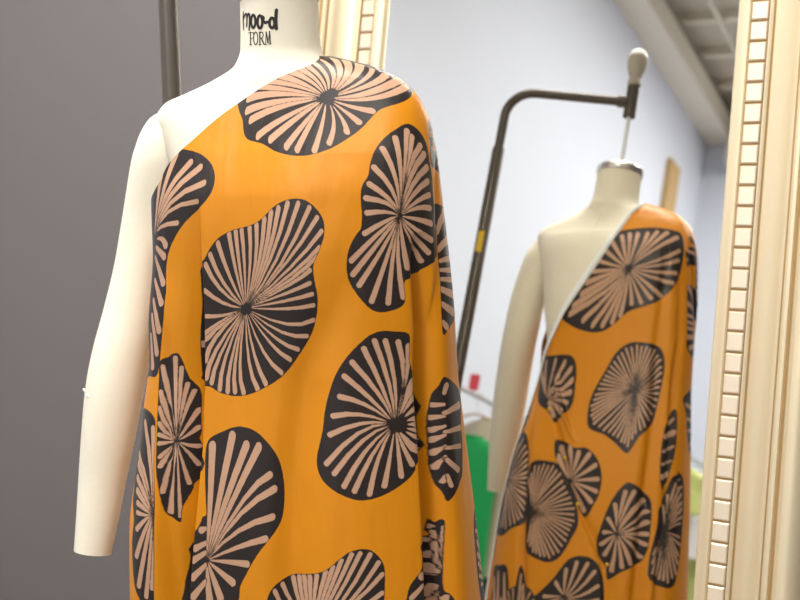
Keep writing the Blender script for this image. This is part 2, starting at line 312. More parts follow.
#--MOTIFS-BEGIN  printed motifs in cloth measure, tenths of a millimetre: outline, then strokes (width, points)
MOTIFS = [
    (60, [11095,3938,11166,3849,11275,3751,11390,3671,11505,3590,11579,3489,11654,3393,11749,3324,11887,3272,12119,3241,12371,3210,12568,3152,12761,3094,12986,3053,13206,3028,13398,3021,13585,3033,13784,3069,13976,3123,14148,3193,14308,3273,14455,3352,14591,3438,14724,3542,14845,3635,14933,3685,15019,3716,15137,3738,15261,3759,15375,3789,15487,3832,15616,3903,15828,4002,15823,4080,15820,4159,15811,4250,15803,4347,15802,4428,15799,4515,15794,4644,15781,4819,15794,5035,15757,5241,16041,5372,16435,5232,16450,5228,15854,5459,14665,4924,14235,4705,13875,4584,13503,4489,13109,4401,12685,4312,12247,4215,11840,4129,11476,4065,11225,4013,11114,3980],
     [[584,13986,3977,13778,3992,13550,4000,13303,4002,13038,3999,12762,3993,12483,3984,12209,3973,11953,3960,11724,3945,11529,3926],[584,13984,3949,13771,3940,13540,3927,13294,3909,13035,3888,12769,3866,12501,3842,12242,3817,11999,3791,11781,3763,11593,3732],[584,13986,3931,13783,3908,13568,3880,13341,3850,13106,3816,12868,3781,12630,3745,12401,3707,12184,3668,11987,3628,11813,3585],[584,13975,3885,13771,3825,13565,3766,13359,3707,13156,3650,12959,3594,12773,3540,12600,3487,12442,3436,12302,3385,12182,3335],[584,14034,3882,13902,3826,13766,3769,13626,3711,13483,3651,13337,3591,13190,3530,13043,3468,12896,3406,12750,3342,12608,3277],[549,14044,3850,13939,3779,13834,3709,13731,3639,13629,3571,13529,3502,13430,3435,13335,3367,13241,3300,13151,3233,13065,3167],[515,14093,3867,14022,3807,13950,3744,13876,3678,13800,3608,13723,3535,13645,3459,13565,3379,13485,3295,13405,3208,13326,3119],[448,14138,3840,14102,3772,14064,3703,14023,3632,13981,3561,13937,3488,13890,3413,13841,3336,13789,3258,13737,3178,13684,3099],[387,14220,3826,14222,3765,14218,3704,14208,3644,14193,3583,14173,3522,14147,3461,14116,3400,14079,3338,14036,3276,13988,3214],[400,14269,3812,14291,3758,14310,3706,14325,3657,14336,3611,14344,3567,14349,3525,14350,3486,14349,3450,14344,3415,14337,3384],[451,14303,3857,14341,3819,14377,3782,14409,3746,14438,3712,14465,3678,14490,3647,14512,3616,14532,3587,14551,3559,14568,3533],[444,14321,3895,14380,3868,14437,3842,14491,3818,14542,3795,14592,3773,14640,3753,14687,3734,14732,3717,14777,3701,14821,3687],[477,14357,3927,14490,3909,14612,3896,14726,3887,14835,3885,14940,3888,15045,3898,15151,3915,15266,3940,15398,3976,15583,4028],[584,14346,3947,14470,3947,14587,3951,14699,3959,14809,3972,14917,3989,15028,4013,15144,4043,15274,4082,15437,4135,15807,4228],[503,14429,3993,14572,4021,14698,4047,14812,4074,14915,4101,15011,4129,15101,4160,15187,4193,15271,4229,15361,4274,15469,4330],[330,14444,4022,14572,4063,14685,4103,14788,4143,14881,4184,14967,4225,15047,4269,15128,4320,15212,4379,15305,4448,15417,4531],[584,14455,4073,14568,4132,14670,4188,14763,4243,14848,4298,14930,4356,15011,4418,15091,4484,15171,4554,15257,4632,15370,4730],[584,14442,4095,14535,4156,14619,4218,14693,4277,14764,4340,14833,4407,14900,4478,14965,4553,15036,4640,15136,4756,15291,4913],[584,14408,4113,14482,4179,14549,4244,14609,4309,14666,4377,14719,4447,14768,4518,14814,4593,14871,4684,14945,4795,15043,4931],[584,14370,4117,14423,4178,14469,4238,14507,4297,14541,4357,14569,4417,14589,4476,14600,4532,14602,4589,14601,4648,14590,4707],[584,14301,4096,14330,4150,14354,4203,14370,4254,14381,4306,14387,4358,14387,4410,14377,4460,14357,4506,14325,4550,14284,4593],[584,14247,4073,14258,4122,14263,4171,14261,4219,14253,4266,14238,4314,14216,4362,14184,4409,14139,4453,14079,4492,14002,4529],[584,14200,4062,14193,4110,14180,4156,14160,4202,14131,4245,14095,4288,14049,4330,13992,4369,13920,4405,13830,4437,13718,4464],[584,14163,4045,14136,4090,14102,4133,14058,4175,14005,4214,13939,4250,13860,4285,13765,4317,13651,4345,13512,4370,13344,4390],[531,14118,4022,14062,4060,13998,4096,13923,4130,13835,4161,13733,4190,13613,4215,13474,4238,13311,4259,13121,4277,12898,4294],[402,14090,4007,14006,4041,13909,4071,13797,4097,13668,4120,13519,4139,13347,4154,13148,4166,12920,4176,12659,4184,12366,4191],[401,14073,3983,13962,4006,13836,4025,13691,4041,13524,4054,13332,4065,13111,4073,12857,4080,12568,4086,12244,4094,11891,4105]]),
    (60, [10780,1177,10780,1308,10796,1429,11020,1551,11103,1654,11202,1756,11329,1848,11501,1918,11696,1970,11893,1999,12083,2024,12252,2062,12401,2111,12529,2179,12646,2249,12761,2307,12881,2353,13016,2386,13153,2404,13281,2406,13399,2386,13505,2335,13593,2266,13663,2186,13706,2094,13712,1988,13690,1873,13635,1751,13573,1634,13524,1547,13492,1463,13496,1360,13516,1257,13537,1168,13556,1083,13559,994,13554,908,13548,843,13530,768,13498,656,13434,522,13307,364,13154,207,13012,75,12863,-39,12696,-127,12506,-203,12277,-282,12040,-342,11827,-364,11634,-360,11455,-334,11301,-291,11178,-244,10799,-222,10775,-104,10762,56,10756,288,10759,529,10772,720,10786,888,10783,1040],
     [[332,11883,883,11659,904,11444,949,11242,1019,11049,1113],[270,11870,849,11646,801,11438,769,11248,754,11074,754],[395,11882,916,11602,1024,11375,1154,11198,1305,11066,1477],[412,11911,924,11674,1066,11472,1228,11303,1412,11163,1618],[437,11948,930,11787,1104,11635,1303,11488,1527,11344,1775],[444,11967,944,11865,1173,11774,1412,11691,1659,11610,1915],[444,11981,950,11926,1198,11875,1448,11828,1698,11778,1950],[444,12001,965,12005,1255,11997,1519,11973,1756,11932,1967],[444,12022,961,12097,1251,12143,1520,12157,1771,12136,2003],[444,12040,957,12180,1246,12273,1522,12318,1785,12312,2038],[444,12046,954,12232,1260,12371,1557,12463,1845,12508,2125],[444,12053,944,12285,1246,12465,1558,12592,1879,12669,2212],[423,12059,945,12337,1265,12559,1593,12724,1927,12842,2271],[394,12061,938,12381,1254,12649,1593,12867,1954,13045,2340],[361,12069,930,12445,1225,12765,1558,13032,1929,13264,2340],[327,12077,926,12507,1204,12877,1523,13192,1881,13471,2282],[302,12090,933,12572,1223,12976,1522,13312,1828,13599,2146],[288,12110,934,12642,1202,13065,1461,13396,1713,13659,1959],[286,12133,936,12678,1169,13090,1380,13392,1569,13610,1740],[288,12145,931,12687,1129,13088,1309,13375,1472,13574,1621],[289,12166,931,12674,1089,13036,1223,13282,1334,13433,1424],[274,12162,917,12630,1021,12984,1110,13242,1186,13424,1248],[268,12143,897,12572,947,12929,996,13222,1046,13463,1096],[268,12157,880,12615,880,12978,891,13261,911,13482,941],[278,12153,837,12607,728,12968,675,13252,676,13479,731],[269,12132,821,12525,663,12854,560,13126,509,13357,509],[285,12113,808,12450,609,12735,464,12972,369,13171,323],[316,12090,799,12369,566,12613,386,12823,259,13003,180],[343,12048,789,12233,500,12427,273,12623,105,12817,-5],[416,12015,794,12097,490,12203,228,12327,9,12466,-167],[426,11996,777,12016,410,12074,118,12161,-99,12276,-243],[442,11966,774,11878,387,11851,77,11874,-154,11945,-306],[436,11952,780,11812,412,11737,110,11716,-125,11745,-294],[427,11939,781,11749,412,11633,108,11578,-128,11578,-298],[413,11922,794,11672,464,11510,177,11423,-67,11402,-267],[394,11902,794,11595,480,11390,212,11270,-9,11224,-184],[444,11885,805,11536,528,11301,283,11163,68,11107,-116],[444,11865,821,11525,638,11292,463,11148,294,11077,131],[444,11842,827,11515,695,11283,574,11134,462,10796,324],[356,11846,835,11556,738,11333,649,11170,570,11045,498]]),
    (60, [15239,3436,15140,3419,15035,3371,14928,3318,14823,3250,14727,3169,14640,3078,14573,2978,14520,2879,14486,2790,14454,2709,14398,2641,14343,2571,14311,2478,14296,2378,14294,2282,14294,2187,14280,2083,14261,1996,14244,1969,14214,1942,14150,1858,14085,1753,14047,1646,14029,1535,14029,1422,14046,1315,14078,1230,14124,1149,14187,1049,14258,955,14328,885,14410,841,14522,837,14635,858,14724,891,14790,959,14802,1109,14821,1262,15130,1309,15195,1367,15267,1419,15355,1471,15493,1525,15522,1626,15553,1797,15586,2022,15526,2336,15549,2622,15541,2756,15524,2848,15520,2977,15506,3103,15465,3211,15406,3304,15327,3386],
     [[383,14836,2192,14923,2505,15008,2797,15090,3071,15182,3329],[402,14839,2197,14941,2516,15041,2796,15134,3036,15229,3239],[373,14833,2187,14889,2454,14927,2716,14951,2975,14978,3239],[387,14829,2190,14848,2433,14838,2662,14805,2880,14752,3089],[418,14838,2202,14937,2512,15055,2767,15187,2965,15345,3108],[456,14838,2194,14933,2441,15053,2655,15202,2837,15396,2986],[451,14847,2195,14963,2400,15093,2569,15242,2703,15423,2800],[421,14857,2191,14984,2337,15114,2455,15252,2545,15406,2607],[370,14869,2180,15004,2270,15137,2339,15272,2388,15413,2416],[371,14873,2170,14999,2217,15126,2244,15255,2249,15392,2232],[403,14866,2138,14981,2115,15101,2088,15228,2055,15370,2016],[386,14823,2186,14803,2360,14751,2524,14672,2679,14567,2826],[375,14817,2175,14774,2279,14698,2384,14590,2488,14454,2593],[351,14810,2176,14751,2259,14658,2325,14533,2373,14374,2403],[340,14795,2161,14712,2192,14613,2209,14498,2211,14366,2200],[333,14800,2142,14711,2119,14600,2075,14465,2009,14307,1921],[348,14795,2129,14640,2026,14473,1896,14292,1739,14099,1554],[343,14806,2129,14684,2005,14525,1837,14335,1624,14116,1363],[329,14807,2120,14689,1937,14546,1725,14382,1485,14195,1213],[326,14809,2115,14707,1878,14596,1612,14478,1318,14348,993],[331,14811,2112,14732,1858,14666,1581,14611,1281,14564,959],[347,14812,2106,14761,1844,14739,1577,14744,1306,14772,1029],[396,14848,2121,14937,2040,15042,1958,15179,1873,15335,1786],[335,14838,2115,14907,1996,15003,1872,15157,1742,15278,1611],[267,14835,2105,14888,1944,14963,1789,15116,1633,15195,1492],[425,14821,2099,14821,1912,14829,1739,14844,1581,14868,1438]]),
    (60, [14820,511,14743,548,14646,558,14553,573,14462,577,14381,561,14302,527,14219,468,14133,393,14044,308,13957,214,13883,122,13815,20,13751,-100,13695,-232,13643,-368,13598,-512,13567,-661,13534,-818,13477,-994,13428,-1156,13416,-1262,13428,-1346,13456,-1428,13505,-1502,13580,-1572,13668,-1633,13760,-1683,13855,-1721,13943,-1747,14037,-1755,14150,-1738,14271,-1702,14394,-1648,14509,-1583,14603,-1519,14679,-1450,14735,-1383,14781,-1290,15155,-1252,15171,-1034,15182,-746,15188,-426,14835,-1,14819,288,14829,435],
     [[333,14585,-619,14671,-371,14713,-117,14711,145,14668,412],[329,14554,-620,14585,-367,14585,-106,14556,162,14500,437],[333,14539,-642,14538,-415,14509,-157,14448,129,14358,444],[342,14521,-647,14481,-443,14418,-210,14327,51,14209,339],[355,14511,-645,14447,-463,14349,-269,14214,-63,14040,152],[361,14483,-654,14380,-508,14254,-357,14101,-199,13917,-38],[354,14445,-640,14306,-519,14159,-425,14000,-358,13831,-319],[341,14426,-673,14260,-604,14086,-567,13902,-560,13708,-587],[332,14432,-701,14261,-678,14073,-695,13867,-750,13641,-848],[332,14441,-714,14250,-732,14041,-826,13811,-997,13560,-1248],[336,14449,-742,14277,-804,14090,-931,13886,-1123,13663,-1379],[333,14446,-780,14278,-907,14112,-1078,13948,-1294,13787,-1554],[326,14462,-799,14326,-953,14191,-1141,14057,-1365,13923,-1622],[318,14472,-812,14369,-980,14275,-1178,14190,-1408,14115,-1667],[315,14502,-855,14456,-1037,14409,-1216,14361,-1393,14313,-1567],[320,14534,-835,14536,-970,14538,-1117,14539,-1276,14540,-1447],[333,14552,-841,14579,-950,14612,-1063,14651,-1180,14696,-1301],[584,14587,-845,14634,-927,14684,-1004,14737,-1077,15152,-1269],[348,14661,-838,14713,-878,14756,-908,14793,-929,15167,-1052],[349,14683,-795,14730,-813,14769,-825,14802,-834,15172,-945],[347,14696,-743,14741,-747,14777,-751,14807,-757,15174,-868],[349,14689,-691,14734,-681,14770,-675,14799,-674,14823,-678],[364,14668,-634,14720,-598,14761,-572,14794,-554,14820,-546],[402,14638,-589,14701,-508,14752,-446,14793,-404,14828,-384],[584,14606,-601,14679,-468,14740,-351,14792,-249,14853,-167],[365,14585,-589,14678,-313,14745,-65,14787,154,14808,345]]),
    (60, [10192,77,10250,119,10299,138,10364,172,10437,199,10493,211,10537,196,10570,136,10601,51,10632,-52,10668,-156,10718,-237,10760,-314,10776,-395,10783,-493,10791,-628,10799,-784,10813,-954,10828,-1136,11146,-1256,11153,-1435,10812,-1654,10779,-1771,10738,-1905,10702,-2034,10695,-2154,10692,-2240,10672,-2253,10625,-2224,10510,-2182,10468,-2083,10440,-1941,10412,-1785,10380,-1649,10345,-1497,10315,-1300,10289,-1066,10264,-771,10236,-488,10211,-292,10194,-142,10178,-16],
     [[260,10592,-1019,10525,-766,10369,-527,10307,-264,10239,-1],[382,10596,-1018,10564,-733,10529,-447,10494,-160,10478,129],[241,10600,-1022,10594,-783,10585,-533,10576,-272,10574,0],[206,10602,-1024,10609,-842,10619,-650,10631,-448,10651,-235],[212,10604,-1027,10621,-875,10646,-710,10676,-533,10715,-343],[238,10613,-1037,10650,-957,10687,-861,10726,-750,10769,-624],[271,10629,-1044,10675,-1010,10714,-972,10750,-929,10783,-881],[241,10586,-1032,10444,-916,10370,-759,10320,-572,10256,-363],[229,10578,-1040,10423,-981,10373,-875,10331,-745,10277,-594],[234,10567,-1044,10421,-1023,10380,-966,10345,-897,10297,-821],[269,10553,-1052,10418,-1054,10385,-1031,10356,-1007,10317,-985],[293,10547,-1072,10421,-1100,10393,-1105,10369,-1108,10339,-1112],[263,10565,-1097,10434,-1177,10409,-1226,10391,-1269,10370,-1307],[225,10582,-1087,10456,-1179,10421,-1260,10405,-1348,10385,-1447],[175,10595,-1081,10544,-1204,10454,-1381,10447,-1581,10440,-1824],[366,10599,-1089,10585,-1278,10545,-1517,10525,-1796,10532,-2111],[193,10606,-1106,10631,-1383,10649,-1653,10667,-1915,10682,-2170],[175,10611,-1093,10644,-1218,10677,-1361,10710,-1520,10744,-1696],[200,10627,-1087,10683,-1163,10728,-1246,10770,-1336,10812,-1432],[294,10641,-1080,10693,-1110,10735,-1134,10771,-1150,10801,-1157]]),
    (60, [9958,3152,10107,3166,10268,3144,10450,3120,10635,3076,10808,3007,10962,2921,11072,2821,11138,2714,11153,2605,11115,2497,11020,2391,10882,2286,10708,2180,10575,2075,10480,1969,10399,1862,10329,1757,10274,1647,10241,1525,10231,1395,10247,1245,10266,1109,10264,1046,10257,965,10255,778,10231,529,10200,191,10163,-101,10067,-176,9916,-175,9712,-247,9712,-144,9701,360,9728,924,9627,1193,9611,1430,9570,1798,9499,2155,9445,2396,9392,2590,9482,2784,9633,2950,9801,3074],
     [[514,9819,1841,9874,2151,9905,2439,9882,2711,9838,2969],[514,9827,1840,9949,2171,10037,2478,10075,2771,10108,3052],[504,9822,1840,9956,2156,10117,2442,10281,2703,10484,2942],[489,9823,1838,9982,2137,10189,2406,10425,2648,10728,2867],[417,9832,1842,10031,2126,10259,2352,10538,2521,10908,2637],[317,9833,1844,10007,2064,10221,2225,10479,2328,10812,2373],[320,9817,1840,9902,1935,10048,2006,10225,2051,10428,2069],[514,9921,1831,10022,1842,10094,1832,10147,1803,10185,1755],[514,9911,1705,10044,1648,10152,1590],[514,9872,1558,10041,1387,10174,1213],[514,9916,1234,10060,1080,10170,924],[514,9939,944,10068,736,10154,525],[514,9936,724,10039,460,10100,192],[514,9918,430,9936,202,9983,-22]]),
    (60, [9719,-699,10006,-663,10190,-742,10243,-859,10261,-1011,10270,-1166,10287,-1358,10339,-1650,10384,-1931,10393,-2030,10404,-2184,10428,-2691,10432,-3208,10432,-3414,10419,-3495,10363,-3547,10286,-3551,10222,-3509,10159,-3434,10089,-3360,10023,-3232,9973,-2966,9944,-2679,9969,-2473,9982,-2306,9927,-2177,9842,-2044,9775,-1836,9708,-1627,9708,-1455,9709,-1321,9709,-1256,9711,-1169,9720,-914],
     [[420,10377,-2123,10326,-1812,10248,-1496,10128,-1177,9947,-859],[412,10378,-2119,10341,-1798,10299,-1489,10245,-1193,10190,-909],[420,10373,-2124,10297,-1925,10199,-1725,10072,-1525,9837,-1344],[420,10372,-2125,10304,-1961,10211,-1797,10087,-1633,9871,-1486],[420,10369,-2130,10298,-2027,10209,-1915,10093,-1798,9917,-1684],[420,10366,-2137,10304,-2082,10224,-2017,10121,-1942,9972,-1864],[370,10360,-2141,10302,-2118,10232,-2093,10146,-2065,10036,-2038],[305,10350,-2157,10288,-2169,10220,-2175,10146,-2176,10060,-2174],[368,10359,-2162,10299,-2202,10235,-2257,10166,-2327,10086,-2413],[420,10371,-2164,10317,-2265,10257,-2405,10183,-2586,10091,-2813],[420,10378,-2162,10348,-2315,10305,-2544,10242,-2853,10153,-3248],[330,10381,-2164,10387,-2345,10378,-2606,10352,-2948,10307,-3374],[266,10383,-2176,10404,-2418,10411,-2675,10411,-2948,10404,-3236]]),
    (60, [11231,-1005,11336,-934,11480,-883,11641,-828,11817,-791,12001,-793,12178,-822,12325,-876,12458,-957,12597,-1065,12711,-1199,12776,-1355,12811,-1520,12823,-1680,12814,-1833,12792,-1972,12747,-2097,12669,-2206,12571,-2309,12455,-2419,12336,-2533,12241,-2647,12153,-2767,12057,-2906,11969,-3050,11955,-3204,11849,-3331,11396,-3420,10665,-3546,10663,-3275,10733,-2961,10751,-2761,10772,-2587,11135,-2275,11208,-2109,11256,-2084,11280,-2060,11263,-1906,11232,-1702,11208,-1471,11192,-1254,11194,-1109],
     [[600,11330,-2673,11341,-2292,11340,-1901,11332,-1497,11318,-1080],[644,11335,-2680,11412,-2307,11497,-1893,11599,-1433,11724,-930],[642,11340,-2675,11472,-2286,11626,-1887,11812,-1475,12038,-1050],[609,11346,-2675,11537,-2280,11756,-1881,12016,-1473,12314,-1059],[477,11367,-2649,11702,-2163,12022,-1802,12311,-1561,12548,-1444],[465,11362,-2663,11651,-2299,11967,-2007,12303,-1783,12633,-1642],[435,11364,-2673,11619,-2443,11916,-2258,12249,-2116,12592,-2034],[429,11379,-2690,11649,-2581,11925,-2485,12201,-2402,12460,-2340],[432,11382,-2711,11562,-2709,11744,-2708,11926,-2710,12106,-2713],[510,11367,-2736,11476,-2801,11589,-2866,11704,-2930,11822,-2995],[558,11345,-2745,11402,-2855,11462,-2972,11525,-3097,11592,-3229],[550,11331,-2755,11343,-2892,11358,-3027,11376,-3159,11398,-3288],[447,11277,-2263,11243,-2277,11210,-2290],[448,11301,-2465,11206,-2512,11112,-2561],[453,11307,-2601,11196,-2666,11084,-2733],[471,11313,-2782,11198,-2882,11084,-2984],[476,11321,-3010,11211,-3133,11104,-3258]]),
    (60, [12472,-3206,12509,-3123,12561,-3053,12642,-2990,12739,-2939,12844,-2895,12960,-2861,13083,-2843,13199,-2820,13305,-2789,13404,-2752,13491,-2695,13576,-2628,13661,-2554,13746,-2487,13827,-2448,13906,-2428,13985,-2422,14058,-2439,14122,-2489,14173,-2556,14203,-2620,14217,-2699,14217,-2818,14207,-2950,14196,-3066,14174,-3199,14148,-3392,14083,-3585,13938,-3742,13724,-3853,13403,-3901,13027,-3967,12642,-3864,12377,-3719,12351,-3577,12416,-3433,12441,-3311],
     [[329,13166,-3581,12975,-3507,12810,-3383,12689,-3238,12610,-3090],[341,13184,-3559,13050,-3435,12926,-3296,12825,-3148,12750,-3003],[367,13199,-3555,13114,-3408,13041,-3252,12985,-3086,12947,-2912],[360,13208,-3551,13151,-3398,13106,-3237,13072,-3070,13053,-2897],[341,13218,-3548,13191,-3387,13169,-3220,13151,-3048,13137,-2871],[311,13224,-3546,13219,-3379,13218,-3207,13221,-3030,13228,-2849],[283,13231,-3547,13247,-3375,13268,-3194,13296,-3005,13329,-2808],[269,13235,-3560,13271,-3402,13319,-3211,13380,-2990,13455,-2740],[266,13238,-3566,13292,-3409,13364,-3204,13453,-2955,13561,-2663],[263,13242,-3567,13323,-3393,13422,-3169,13541,-2897,13679,-2577],[259,13244,-3573,13349,-3402,13479,-3164,13636,-2862,13820,-2493],[256,13248,-3578,13377,-3423,13534,-3190,13719,-2877,13931,-2481],[254,13260,-3571,13449,-3391,13644,-3160,13846,-2864,14056,-2499],[255,13269,-3569,13500,-3396,13723,-3190,13940,-2930,14153,-2615],[261,13279,-3559,13540,-3372,13777,-3193,13991,-2997,14188,-2782],[268,13285,-3563,13542,-3429,13773,-3308,13980,-3181,14168,-3043],[272,13299,-3573,13554,-3508,13767,-3454,13942,-3390,14081,-3313],[280,13282,-3589,13460,-3574,13633,-3574,13802,-3577,13967,-3578],[283,13275,-3617,13385,-3661,13493,-3702,13601,-3737,13708,-3763],[305,13262,-3643,13300,-3690,13335,-3732,13368,-3768,13398,-3797],[275,13190,-3666,13152,-3734,13114,-3794,13079,-3845,13046,-3887],[287,13148,-3632,12979,-3691,12826,-3708,12703,-3705,12609,-3698],[285,13163,-3600,12998,-3602,12831,-3569,12680,-3519,12545,-3472]]),
    (60, [15392,-179,15466,-205,15573,-271,15695,-354,15811,-456,15869,-563,15830,-670,15759,-813,15705,-966,15693,-1092,15678,-1227,15625,-1429,15569,-1611,15531,-1679,15483,-1715,15407,-1789,15334,-1863,15274,-1926,15236,-1955,15222,-1900,15212,-1814,15193,-1755,15179,-1682,15175,-1563,15177,-1428,15183,-1306,15194,-1169,15206,-982,15216,-793,15230,-646,15245,-530,15255,-456,15267,-399,15291,-340,15323,-285,15354,-220],
     [[400,15373,-407,15397,-357,15426,-309],[316,15349,-568,15298,-568,15263,-572],[315,15336,-734,15271,-741,15228,-757],[305,15327,-878,15260,-906,15216,-942],[296,15314,-1006,15250,-1042,15206,-1086],[279,15303,-1163,15241,-1214,15198,-1272],[224,15287,-1306,15234,-1390,15194,-1480],[465,15347,-692,15484,-661,15725,-659],[367,15325,-964,15443,-956,15661,-979],[325,15299,-1192,15399,-1196,15589,-1232],[395,15286,-1349,15347,-1436,15455,-1542],[262,15271,-1569,15285,-1652,15301,-1736],[193,15263,-1563,15244,-1619,15227,-1676]]),
    (60, [15121,-2211,15115,-2217,15109,-2247,15099,-2306,15089,-2388,15078,-2486,14711,-2425,14707,-2551,14706,-2672,14689,-2747,14656,-2812,14588,-2887,14518,-2971,14476,-3075,14450,-3175,14414,-3244,14441,-3296,14655,-3351,15086,-3509,15137,-3461,15169,-3407,15162,-3342,15139,-3280,15121,-3264,15111,-3206,15123,-3007,15144,-2751,15173,-2463,15192,-2235,15167,-2217,15139,-2260,15128,-2235],
     [[321,15113,-2315,15107,-2318,15101,-2321],[324,15106,-2517,15091,-2521,15077,-2525],[244,15095,-2690,15081,-2728,15067,-2766],[514,15085,-2893,15062,-2982,14684,-2881],[304,15081,-3018,14671,-3017,14518,-3155],[315,15070,-3176,15034,-3336,14591,-3260],[193,15073,-3267,15055,-3369,15037,-3472],[193,15121,-2388,15115,-2651,15110,-2914],[193,15181,-2313,15155,-2580,15130,-2847],[222,15124,-3313,15114,-3338,15104,-3363]]),
    (60, [15773,3494,15899,3474,15887,3363,15847,3217,16062,3040,16028,2827,16008,2664,15950,2681,15846,2757,15618,2792,15555,2848,15558,2972,15594,3130,15649,3335],
     [[371,15641,3258,15718,3266,15823,3274],[381,15660,3073,15750,3080,16063,3085],[405,15960,2840,16030,2838,16030,2838]]),
    (60, [15646,2277,15754,2267,15969,2187,15964,2104,15956,1998,15949,1882,15939,1736,15928,1528,15916,1299,15905,1069,15896,860,15893,712,15820,607,15668,531,15544,476,15474,425,15436,434,15434,575,15448,776,15475,991,15501,1199,15511,1338,15520,1483,15554,1722,15596,1964,15506,2162],
     [[561,15596,1878,15710,2015,15893,2148],[561,15552,1624,15681,1700,15942,1765],[396,15556,1466,15667,1478,15926,1473],[362,15529,1340,15655,1327,15916,1299],[393,15521,1211,15645,1191,15909,1153],[561,15495,1071,15616,1014,15899,933],[561,15474,859,15574,789,15753,705],[440,15455,603,15485,563,15524,522]]),
    (60, [15947,-2234,15948,-2344,15954,-2536,15958,-2783,15963,-3044,15966,-3285,15970,-3455,15904,-3430,15818,-3314,15773,-3198,15745,-3049,15727,-2851,15727,-2645,15762,-2462,15823,-2320,15947,-2261],
     [[236,15881,-2426,15951,-2454,15951,-2453],[374,15801,-2576,15865,-2610,15956,-2657],[374,15833,-2805,15892,-2847,15961,-2894],[374,15801,-2974,15886,-2995,15963,-3012],[374,15820,-3149,15903,-3195,15967,-3233]]),
    (80, [552,3553,732,3581,955,3597,1209,3582,1499,3541,1802,3493,2120,3409,2428,3250,2688,3060,2892,2893,3083,2698,3308,2448,3563,2182,3839,1927,4149,1678,4613,1435,4926,1220,4663,1052,4145,925,3567,829,3006,772,2585,757,2259,789,2016,883,1820,1012,1654,1169,1499,1317,1334,1399,1171,1469,1007,1556,811,1692,690,1881,583,2109,466,2366,428,2616,410,2886,395,3139,383,3327,409,3456,455,3524],
     [[462,1632,2453,1351,2700,1094,2925,822,3147,543,3357],[450,1635,2475,1393,2759,1181,3010,949,3261,745,3463],[433,1648,2484,1467,2759,1308,3003,1128,3252,965,3464],[437,1661,2472,1539,2693,1437,2910,1335,3139,1209,3405],[506,1704,2482,1670,2696,1631,2903,1579,3114,1484,3363],[601,1734,2486,1757,2696,1774,2899,1777,3100,1741,3337],[685,1758,2461,1831,2627,1905,2806,1982,2999,2039,3244],[664,1798,2458,1941,2603,2091,2750,2250,2900,2419,3054],[593,1814,2420,1997,2506,2206,2606,2449,2721,2735,2851],[466,1832,2390,2058,2419,2316,2456,2615,2502,2961,2556],[508,1842,2363,2114,2335,2418,2310,2757,2289,3128,2270],[665,1831,2345,2152,2260,2520,2172,2945,2080,3423,1985],[749,1799,2335,2096,2193,2478,2040,2985,1875,3648,1697],[749,1788,2321,2118,2096,2574,1869,3225,1639,4098,1404],[749,1754,2318,1986,2047,2394,1770,3108,1485,4261,1195],[749,1754,2308,1942,2010,2226,1701,2666,1378,3344,1042],[749,1744,2303,1869,1992,2054,1660,2329,1306,2738,931],[741,1732,2298,1795,1990,1896,1663,2050,1314,2274,944],[627,1726,2295,1753,2010,1791,1706,1848,1383,1923,1041],[545,1707,2290,1682,2039,1670,1777,1677,1502,1701,1216],[456,1681,2270,1608,2061,1545,1867,1494,1687,1456,1519],[401,1659,2279,1537,2080,1425,1894,1324,1722,1234,1561],[400,1633,2298,1461,2132,1307,1977,1169,1830,1045,1693],[490,1630,2328,1418,2200,1221,2066,1034,1927,812,1798],[443,1609,2344,1338,2265,1099,2204,841,2174,651,2144],[450,1596,2367,1295,2349,1040,2347,775,2377,584,2404],[426,1586,2391,1251,2444,979,2522,737,2625,537,2744],[417,1597,2408,1266,2520,993,2655,747,2815,532,2995]]),
    (85, [1349,561,1212,604,1073,608,899,609,705,580,641,458,603,286,586,70,586,-178,594,-448,612,-729,643,-1022,698,-1291,862,-1491,996,-1664,1096,-1910,1195,-2087,1305,-2030,1432,-1896,1581,-1795,1760,-1703,2002,-1662,2233,-1586,2323,-1365,2332,-1107,2311,-909,2228,-697,2050,-404,1870,-114,1758,111,1647,298,1499,452],
